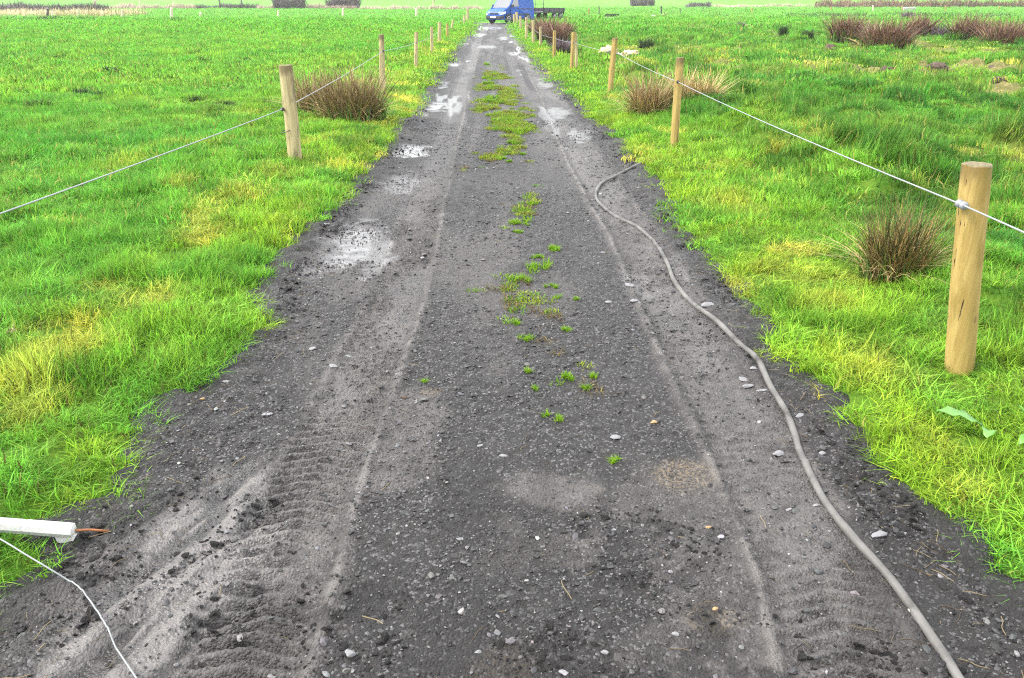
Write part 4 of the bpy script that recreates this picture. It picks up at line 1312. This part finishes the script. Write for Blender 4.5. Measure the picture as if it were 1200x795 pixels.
def side_panel(name, poly, mat, s_, off=.006, parent=van):
    """thin panel lying on the van's side, given as (x, z) points"""
    inn = [Vector((x, s_ * (half_w(x, z) - .01), z)) for x, z in poly]; out = [Vector((x, s_ * (half_w(x, z) + off), z)) for x, z in poly]
    n = len(poly); m_ = MB()
    m_.add(inn + out, [tuple(range(n))[::-1], tuple(range(n, 2 * n))] + [(k, (k + 1) % n, n + (k + 1) % n, n + k) for k in range(n)])
    return m_.build(name, mat, parent)


for s_ in (-1, 1):
    d_ = side_panel('door', [(1.02, .40), (1.02, 1.05), (1.10, 1.12), (2.02, 1.12), (2.02, .40)], M_BLUE, s_, .004)
    hd = MB(); hd.box((1.90, s_ * (half_w(1.9, 1.02) + .02), 1.02), (.14, .03, .03)); hd.build('handle', M_DARK, d_)
    side_panel('door_window', [(1.15, 1.16), (1.42, 1.60), (1.98, 1.64), (1.98, 1.16)], M_GLASS, s_, .008)
    side_panel('rubbing_strip', [(1.05, .58), (1.05, .66), (3.0, .66), (3.0, .58)], M_DARK, s_, .018)
    side_panel('sill_trim', [(1.05, .25), (1.05, .36), (2.75, .36), (2.75, .25)], M_DARK, s_, .012)
    side_panel('door_rail', [(2.1, .98), (2.1, 1.02), (3.85, 1.02), (3.85, .98)], M_DARK, s_, .010)
    m = MB(); m.box((1.12, s_ * (half_w(1.1, 1.2) + .13), 1.20), (.10, .22, .20)); m.build('mirror', M_DARK, van, bevel=.03)
    m = MB(); m.add([(.075, s_ * .42, .62), (.035, s_ * .70, .62), (.38, s_ * .815, .66), (.50, s_ * .80, .83), (.16, s_ * .72, .80), (.13, s_ * .42, .78),
                    (.15, s_ * .42, .62), (.15, s_ * .66, .62), (.42, s_ * .74, .66), (.52, s_ * .74, .83), (.25, s_ * .68, .80), (.22, s_ * .42, .78)],
                   [(0, 1, 4, 5), (1, 2, 3, 4), (6, 11, 10, 7), (7, 10, 9, 8), (0, 6, 7, 1), (1, 7, 8, 2), (2, 8, 9, 3), (3, 9, 10, 4), (4, 10, 11, 5), (5, 11, 6, 0)])
    for i_ in range(len(m.v)):
        x, y, z = m.v[i_]; m.v[i_] = (x - .035, y * 1.01, z)
    m.build('headlight', M_LAMP, van)
    for wx in (.78, 3.15):
        m = MB(); yy = s_ * (VW / 2)
        m.lathe([(.36, -.06), (.36, .006), (.31, .008)], (wx, yy - s_ * .002, .32), (0, s_, 0), 24); m.build('wheel_arch', M_DARK, van)
        wh = MB(); wh.lathe([(.20, -.20), (.29, -.19), (.31, -.15), (.31, -.03), (.29, .012), (.20, .018)], (wx, yy, .31), (0, s_, 0), 28)
        wo = wh.build('wheel', M_TYRE, van, True)
        rm = MB(); rm.lathe([(.20, -.02), (.20, .022), (.17, .026), (.12, .012), (.05, .02), (.02, .028)], (wx, yy, .31), (0, s_, 0), 20); rm.build('rim', M_RIM, wo, True)
m = MB()
ws = [(.83, 1.045), (1.37, 1.675)]
v = []
for off in (.016, -.01):
    for (x, z) in ws:
        for q in (-.90, -.5, 0, .5, .90): v.append((x - off * .8, half_w(x, z) * q, z + .03 * (1 - q * q) + off * .6))
n5 = 5; f = []
for k in range(4): f += [(k, k + 1, 5 + k + 1, 5 + k), (10 + k, 15 + k, 15 + k + 1, 10 + k + 1)]
f += [(0, 5, 15, 10), (4, 14, 19, 9)] + [(k, 10 + k, 11 + k, k + 1) for k in range(4)] + [(5 + k, 6 + k, 16 + k, 15 + k) for k in range(4)]
m.add(v, f); m.build('windscreen', M_GLASS, van)
m = MB(); m.box((.02, 0, .42), (.16, VW * .86, .22)); m.box((.16, VW * .40, .42), (.30, .14, .22), R(18)); m.box((.16, -VW * .40, .42), (.30, .14, .22), R(-18))
m.build('bumper', M_DARK, van, bevel=.03)
m = MB(); m.box((.03, 0, .68), (.04, .78, .10)); m.build('grille', M_DARK, van)
m = MB(); m.box((-.068, 0, .44), (.012, .50, .11)); m.build('number_plate', M_PLATE, van)
# nose forward = (-cos, -sin) of ANG; the van's length axis runs away from the nose
van.rotation_euler = (0, 0, ANG)
nose = Vector((G(579, 27).x, 60.6, 0))
van.scale = (.95, .95, .95)
van.location = nose + Vector((0, 0, .0))
tag(van, 'small blue panel van parked at the far end of the track', 'van')

# ------------------------------------------------------------------ trailer behind the van
tr = empty('trailer', van.location + Vector((math.cos(ANG), math.sin(ANG), 0)) * (VL * .95 + 1.0) + Vector((.1, 0, .10)), ANG - R(4))
TLn, TW = 2.5, 1.6
m = MB(); m.box((TLn / 2, 0, .58), (TLn, TW, .09)); m.build('bed', M_STEELDARK, tr, bevel=.01)
for s_ in (-1, 1):
    m = MB(); m.box((TLn / 2, s_ * (TW / 2 + .02), .74), (TLn, .035, .26))
    for k in range(5): m.box((.1 + k * (TLn - .2) / 4, s_ * (TW / 2 + .05), .72), (.06, .05, .32))
    m.build('side_board', M_STEELDARK, tr)
    for wx in (1.35, 2.05):
        m = MB(); m.lathe([(.16, -.16), (.25, -.15), (.27, -.11), (.27, -.03), (.25, 0), (.16, .008)], (wx, s_ * (TW / 2 + .03), .27), (0, s_, 0), 24); wo = m.build('wheel', M_TYRE, tr, True)
        m = MB(); m.lathe([(.16, -.02), (.15, .014), (.05, .004), (.02, .014)], (wx, s_ * (TW / 2 + .03), .27), (0, s_, 0), 18); m.build('rim', M_RIM, wo, True)
    m = MB(); m.tube([(1.0, s_ * (TW / 2 + .04), .42), (1.1, s_ * (TW / 2 + .04), .56), (2.3, s_ * (TW / 2 + .04), .56), (2.4, s_ * (TW / 2 + .04), .42)], .05, 8); m.build('mudguard', M_DARK, tr, True)
m = MB(); m.box((TLn + .02, 0, .74), (.035, TW, .26)); m.build('tailboard', M_STEELDARK, tr)
m = MB(); m.tube([(-1.15, 0, .48), (0, -.5, .52)], .035, 8); m.tube([(-1.15, 0, .48), (0, .5, .52)], .035, 8); m.build('drawbar', M_STEELDARK, tr, True)
m = MB()
for y_ in (-TW / 2, 0, TW / 2): m.tube([(.0, y_, .6), (.0, y_, 1.62)], .025, 8)
for z_ in (1.15, 1.62): m.tube([(0, -TW / 2, z_), (0, TW / 2, z_)], .022, 8)
m.build('headboard_frame', M_STEELDARK, tr, True)
tag(tr, 'dark flatbed trailer with an upright frame standing behind the blue van', 'trailer')

# ------------------------------------------------------------------ things in the far fields
GF = 'fence posts across the far meadow'
M_WHITEWOOD = simple('bleached_post', (.50, .43, .33), .8, .2, 6)
M_DARKPOST = simple('dark_old_post', (.06, .05, .05), .8, .3, 6)


def far_post(px, py0, py1, rad, mat, label, group, lean=0):
    b = G(px, py0); t = GY(px + lean, py1, b.y)
    gz = float(ground_z(b.x, b.y))
    o = empty('fence_post', (b.x, b.y, gz))
    m = MB(); h = t.z - gz
    dx = t.x - b.x
    m.lathe([(rad, -.1), (rad, h - .04), (rad * .75, h)], (0, 0, 0), (dx, 0, h), 10)
    me = m.build('stake', mat, o)
    tag(o, label, 'fence post', group)


for px, y0, y1, rr, mt, lab in [(56, 24.5, 10, .09, M_DARKPOST, 'dark old post before the long purple hedge'), (61.5, 24, 13, .07, M_WHITEWOOD, 'bleached post right beside the dark old one'),
                                (92, 24, 10, .06, M_WHITEWOOD, 'thin bleached post under the middle of the long purple hedge'), (143, 24, 11, .08, M_WHITEWOOD, 'bleached post just past the end of the long purple hedge'),
                                (201, 26, 9, .10, M_WHITEWOOD, 'tallest whitish post alone in the far meadow'), (235, 23, 14, .09, M_WHITEWOOD, 'stubby bleached post below the hedge with two bare trees'),
                                (326, 24, 12, .07, M_WHITEWOOD, 'bleached post below the blue grey hedge block'), (402, 24, 10, .09, M_WHITEWOOD, 'tan post below the purple thicket'),
                                (488, 23, 10, .10, M_WHITEWOOD, 'whitish post above the thin posts of the meadow side row')]:
    far_post(px, y0, y1, rr, mt, lab, GF)
GF2 = 'fence posts across the far pasture'
for px, y0, y1, rr, mt, lab in [(690, 24, 9.5, .06, M_YWOOD, 'yellow post beyond the trailer tail'), (702, 22.5, 7, .05, M_DARKPOST, 'thin dark post behind the black and white trough'), (775, 23, 7, .07, M_DARKPOST, 'dark post standing among the pale rubble'),
                                (667.5, 9, -4, .20, M_WHITEWOOD, 'pale gate post with a dark rail beyond the trailer'), (797, 20, 10, .05, M_DARKPOST, 'thin dark post next after the pale rubble'), (824, 17, 9, .05, M_DARKPOST, 'thin short dark post, second after the pale rubble'),
                                (881, 20, 9, .07, M_YWOOD, 'yellow post standing in the smooth green strip by itself'), (974, 17, 8, .07, M_YWOOD, 'yellow post above the round red brown bush'), (1001, 17, 9, .04, M_DARKPOST, 'thin dark post above the bleached stalks'),
                                (1023, 16.5, 6, .07, M_WHITEWOOD, 'pale post between the bleached stalks and white trough'), (1057, 16.5, 7, .08, M_YWOOD, 'yellow post touching the white trough'), (1108, 17.5, 6.5, .08, M_YWOOD, 'yellow post beyond the domed red brown bush'),
                                (1171, 15.5, 7, .07, M_YWOOD, 'yellow post above the tangled bush at the picture edge')]:
    far_post(px, y0, y1, rr, mt, lab, GF2)
GF3 = 'fence posts before the brown scrub'
for px, y0, y1, lab in [(1014, 6, -1, 'pale post before the near end of the brown scrub'), (1082, 8, 1, 'pale post before the middle of the brown scrub'), (1122, 8, 2, 'low pale post in the brown scrub above the domed bush'), (1163, 8.5, 0, 'pale post in the brown scrub towards the picture edge')]:
    far_post(px, y0, y1, .13, M_WHITEWOOD, lab, GF3)
b = G(660, 8); m = MB(); m.tube([(0, 0, .55), (3.0, 0, .5)], .06, 8); m.tube([(0.1, 0, -.1), (.1, 0, .6)], .07, 8)
o = m.build('gate_rail', M_DARKPOST); o.location = (b.x - 1.8, b.y - .4, 0); tag(o, 'dark rail beside the pale gate post beyond the trailer', 'rail')

# troughs and rubble
def trough(px, py, wpx, hpx, depth, mat, rim, label, name='trough', inner=None):
    b = G(px, py); dist = b.y / (CP - (py - CY) / F * SP); W_, H_ = wpx * dist / F, hpx * dist / F
    o = empty(name, (b.x, b.y + depth / 2, float(ground_z(b.x, b.y)) - .03))
    m = MB(); n = 28; v, f = [], []
    for (k, z, g_) in ((.80, 0, 0), (.98, H_ * .9, 0), (1.0, H_, 0), (.93, H_, 0), (.74, .12, 0)):
        for i in range(n):
            a = 2 * math.pi * i / n; e_ = .5
            cx_, sy_ = abs(math.cos(a)) ** e_ * math.copysign(1, math.cos(a)), abs(math.sin(a)) ** e_ * math.copysign(1, math.sin(a))
            v.append((cx_ * W_ / 2 * k, sy_ * depth / 2 * k, z))
    for r_ in range(4):
        for i in range(n): f.append((r_ * n + i, r_ * n + (i + 1) % n, (r_ + 1) * n + (i + 1) % n, (r_ + 1) * n + i))
    f += [tuple(range(n))[::-1], tuple(4 * n + i for i in range(n))]
    m.add(v, f); m.build('basin', mat, o, True)
    if rim:
        m = MB(); m.tube([(x * 1.01, y * 1.02, H_ * .25) for x, y, z in v[:n]] + [(v[0][0] * 1.01, v[0][1] * 1.02, H_ * .25)], H_ * .28, 8); m.build('rim', rim, o, True)
    tag(o, label, 'trough')


trough(717.5, 24.5, 17, 6.5, .8, M_BLACKPLASTIC, M_WHITEPLASTIC, 'black trough with a white base lying in the rough pasture')
trough(1066, 16.5, 15, 7.5, .9, M_WHITEPLASTIC, None, 'white trough at the back of the pasture before the brown scrub')
trough(483, 23.5, 7, 2.5, .5, M_WHITEPLASTIC, None, 'small low white trough below the whitish far meadow post')
GRB = 'pale rubble stones in the pasture'
M_RUB = simple('pale_rubble', (.45, .42, .40), .85, .25, 4)
for i, (px, py, wpx, lab) in enumerate([(760, 22.5, 7, 'pale rubble lump at the trough end of the heap'), (766, 22, 8, 'pale rubble lump second from the trough'), (771, 23.5, 6, 'flattest pale rubble lump before the dark post'), (778, 23, 8, 'pale tan rubble lump just beyond the dark post'), (783, 24, 6, 'small tan rubble lump ending the heap')]):
    b = G(px, py); dist = b.y / CP; s = wpx * .95 * dist / F / 2
    o = link('rubble_stone', stone_mesh('rubble_stone', M_RUB if i < 3 else M_SAND, 950 + i, 2, .6)); o.scale = (s, s * .8, s * .5); o.location = (b.x, b.y, float(ground_z(b.x, b.y)) + .05); o.rotation_euler = (0, 0, i)
    tag(o, lab, 'rubble', GRB)


# ------------------------------------------------------------------ hedges, thickets, bare trees far off
def twiggy(name, px0, px1, Yd, h, mat, K, label, cat, seed, depth=1.6, lean=(.1, .8), dead=None, stem_w=.05, z0=None, kind=None, group=None):
    p0, p1 = GY(px0, 10, Yd), GY(px1, 10, Yd)
    cx_ = (p0.x + p1.x) / 2; wd = abs(p1.x - p0.x)
    z = float(ground_z(cx_, Yd)) if z0 is None else z0
    o = empty(name, (cx_, Yd, z))
    r_ = np.random.default_rng(seed)
    V, Fc, b = blades(K, 1.0, h, stem_w, lean, .1, seed, (.35, 1), 1.6, 3, 1.0)
    nb = V.reshape(K, -1, 3)
    root = (nb[:, 0, :2] + nb[:, 1, :2]) / 2
    new = np.stack([(r_.random(K) - .5) * wd, (r_.random(K) - .5) * depth], 1)
    nb[:, :, :2] += (new - root)[:, None, :]
    lift = r_.random(K) ** 2 * h * .35
    nb[:, :, 2] += lift[:, None]
    nb[:, :, 2] *= (.6 + .6 * vnoise(new[:, 0] * 1.1 + 50, new[:, 1] * .3, seed % 200))[:, None]
    me = mesh_from('twigs', nb.reshape(-1, 3), Fc, [mat], True, {'blade': b})
    link('twigs', me, o)
    if dead is not None:
        V, Fc, b = blades(K // 2, 1.0, h * .45, stem_w, (.2, 1.0), .4, seed + 1, (.4, 1))
        nb = V.reshape(K // 2, -1, 3); root = (nb[:, 0, :2] + nb[:, 1, :2]) / 2
        new = np.stack([(r_.random(K // 2) - .5) * wd, -depth / 2 - r_.random(K // 2) * .8], 1); nb[:, :, :2] += (new - root)[:, None, :]
        link('dead_grass', mesh_from('dead_grass', nb.reshape(-1, 3), Fc, [dead], True, {'blade': b}), o)
    return tag(o, label, cat, group, kind)


GH = 'winter hedges beyond the meadow'
twiggy('hedge', -30, 126, 92, .95, M_TWIG, 3600, 'long purple brown winter hedge beyond the meadow above dry straw', 'hedge', 401, z0=.35, group=GH)
twiggy('hedge', 226, 302, 124, 1.0, M_TWIG, 2200, 'low dark hedge with two bare trees standing in it', 'hedge', 403, stem_w=.07, group=GH)
twiggy('hedge', 322, 356, 122, 2.0, M_TWIG, 2200, 'square blue grey hedge block beyond the meadow', 'hedge', 405, stem_w=.07, depth=2.5, group=GH)
twiggy('hedge', 384, 420, 122, 2.0, M_TWIG, 2000, 'purple bramble thicket with pale twigs at one side', 'hedge', 407, stem_w=.07, depth=2.5, dead=M_TWIG_PALE, group=GH)
twiggy('hedge', 126, 228, 122, .9, M_TWIG_PALE, 2000, 'pale pinkish dead hedge between the purple hedge and two bare trees', 'hedge', 409, stem_w=.07, group=GH)
twiggy('hedge', 302, 323, 123, .8, M_TWIG_PALE, 500, 'short pale gap of dead growth before the square hedge block', 'hedge', 411, stem_w=.07, group=GH)
twiggy('hedge', 356, 384, 123, .9, M_TWIG_PALE, 700, 'pale dead growth between the hedge block and bramble thicket', 'hedge', 413, stem_w=.07, group=GH)
twiggy('hedge', 420, 566, 116, .75, M_TWIG_PALE, 2600, 'long pale tan strip of dead hedge running to the van', 'hedge', 415, stem_w=.07, group=GH)
twiggy('hedge', 738, 766, 150, 1.3, M_TWIG, 1100, 'short dark hedge above the black and white trough', 'hedge', 417, stem_w=.08, group=GH)
twiggy('hedge', 803, 832, 140, 1.0, M_TWIG, 1000, 'dark hedge stub before the brown scrub begins', 'hedge', 419, stem_w=.08, group=GH)
twiggy('hedge', 832, 965, 146, .7, M_TWIG_PALE, 1800, 'thin pale strip of scrub between the hedge stub and brown scrub', 'hedge', 421, stem_w=.08, group=GH)
twiggy('hedge', 955, 1260, 140, 1.5, M_RUSH_RED, 5200, 'long brown scrub hedge along the top of the pasture', 'hedge', 423, stem_w=.08, depth=3, group=GH)
twiggy('straw_band', -30, 150, 76, .75, M_STRAWPALE, 6500, 'band of dry straw coloured grass below the long purple hedge', 'dry grass', 431, depth=9, stem_w=.06, lean=(.2, .9), kind='stuff')
twiggy('ditch_growth', -30, 126, 64.5, .32, M_DARKTUFT, 1600, 'dark line of coarse growth along the ditch across the meadow', 'ditch growth', 433, depth=1.4, stem_w=.05, lean=(.3, 1), kind='stuff')
twiggy('ditch_growth', 160, 215, 63.5, .22, M_DARKTUFT, 520, 'broken dark line of growth along the meadow ditch below the tall whitish post', 'ditch growth', 435, depth=1.2, stem_w=.05, lean=(.3, 1), kind='stuff')
twiggy('ditch_growth', 345, 375, 66, .18, M_DARKTUFT, 220, 'short dark line of ditch growth below the square hedge block', 'ditch growth', 437, depth=1.0, stem_w=.05, lean=(.3, 1), kind='stuff')
twiggy('ditch_growth', 930, 1190, 72, .45, M_DARKTUFT, 2000, 'dark ragged line of growth across the back of the rough pasture', 'ditch growth', 439, depth=7, stem_w=.06, lean=(.3, 1), kind='stuff')


def bare_tree(px, Yd, H_, mat, label, seed, spread=.5):
    r_ = random.Random(seed); p = GY(px, 10, Yd); z = float(ground_z(p.x, Yd))
    o = empty('bare_tree', (p.x, Yd, z))
    tk, cr = MB(), MB(); nb = []

    def grow(p0, d_, L_, rad, depth):
        p1 = p0 + d_ * L_ * .5 + Vector((r_.uniform(-.1, .1), r_.uniform(-.1, .1), 0)) * L_ * .4; p2 = p0 + d_ * L_
        (tk if depth == 0 else cr).tube([p0, p1, p2], [rad, rad * .85, rad * .65], 6 if depth < 2 else 4, depth < 1)
        nb.extend([depth] * 3)
        if depth >= 4: return
        for k in range(4 if depth < 3 else 5):
            ax = Vector((r_.gauss(0, 1), r_.gauss(0, 1), r_.gauss(0, .3))).normalized()
            nd = (d_ + ax * spread * r_.uniform(.6, 1.3) + Vector((0, 0, .12))).normalized()
            grow(p0.lerp(p2, r_.uniform(.45, 1)), nd, L_ * r_.uniform(.55, .8), rad * .55, depth + 1)
    grow(Vector((0, 0, -.1)), Vector((0, 0, 1)), H_ * .36, H_ * .028, 0)
    tk.build('trunk', mat, o, True)
    c = cr.build('crown', mat, o)
    for mob in o.children:
        a = mob.data.attributes.new('blade', 'FLOAT', 'POINT'); a.data.foreach_set('value', rng.random(len(mob.data.vertices)).astype(np.float32))
    tag(o, label, 'tree', 'bare trees beyond the meadow')


bare_tree(258, 125, 5.2, M_TWIG, 'bare tree nearer the pale dead hedge, in the low dark hedge', 501)
bare_tree(284, 125, 5.8, M_TWIG, 'bare tree nearer the square hedge block, in the low dark hedge', 502)
bare_tree(165, 127, 4.6, M_TWIG_PALE, 'faint pale bare tree in the pinkish dead hedge', 503)
bare_tree(508, 120, 3.2, M_TWIG_PALE, 'small pale bare tree in the tan hedge strip near the van', 504)
bare_tree(112, 96, 3.8, M_TWIG_PALE, 'faint pale bare tree at the end of the long purple hedge', 505)
bare_tree(338, 123, 4.4, M_TWIG, 'dark bare tree rising from the square hedge block', 506)
bare_tree(403, 123, 4.2, M_TWIG, 'bare tree rising from the purple bramble thicket', 507)


# ------------------------------------------------------------------ the hazy air
m = MB(); m.box((0, 350, 24), (1500, 900, 58))
mh = bpy.data.materials.new('hazy_air'); mh.use_nodes = True; mh.node_tree.nodes.clear()
ho_ = mh.node_tree.nodes.new('ShaderNodeOutputMaterial'); hv = mh.node_tree.nodes.new('ShaderNodeVolumePrincipled')
hv.inputs['Color'].default_value = (.96, .98, 1, 1); hv.inputs['Density'].default_value = .0005; hv.inputs['Anisotropy'].default_value = .2
mh.node_tree.links.new(hv.outputs[0], ho_.inputs['Volume'])
tag(m.build('haze', mh), kind='stuff')
SC.cycles.volume_bounces = 1
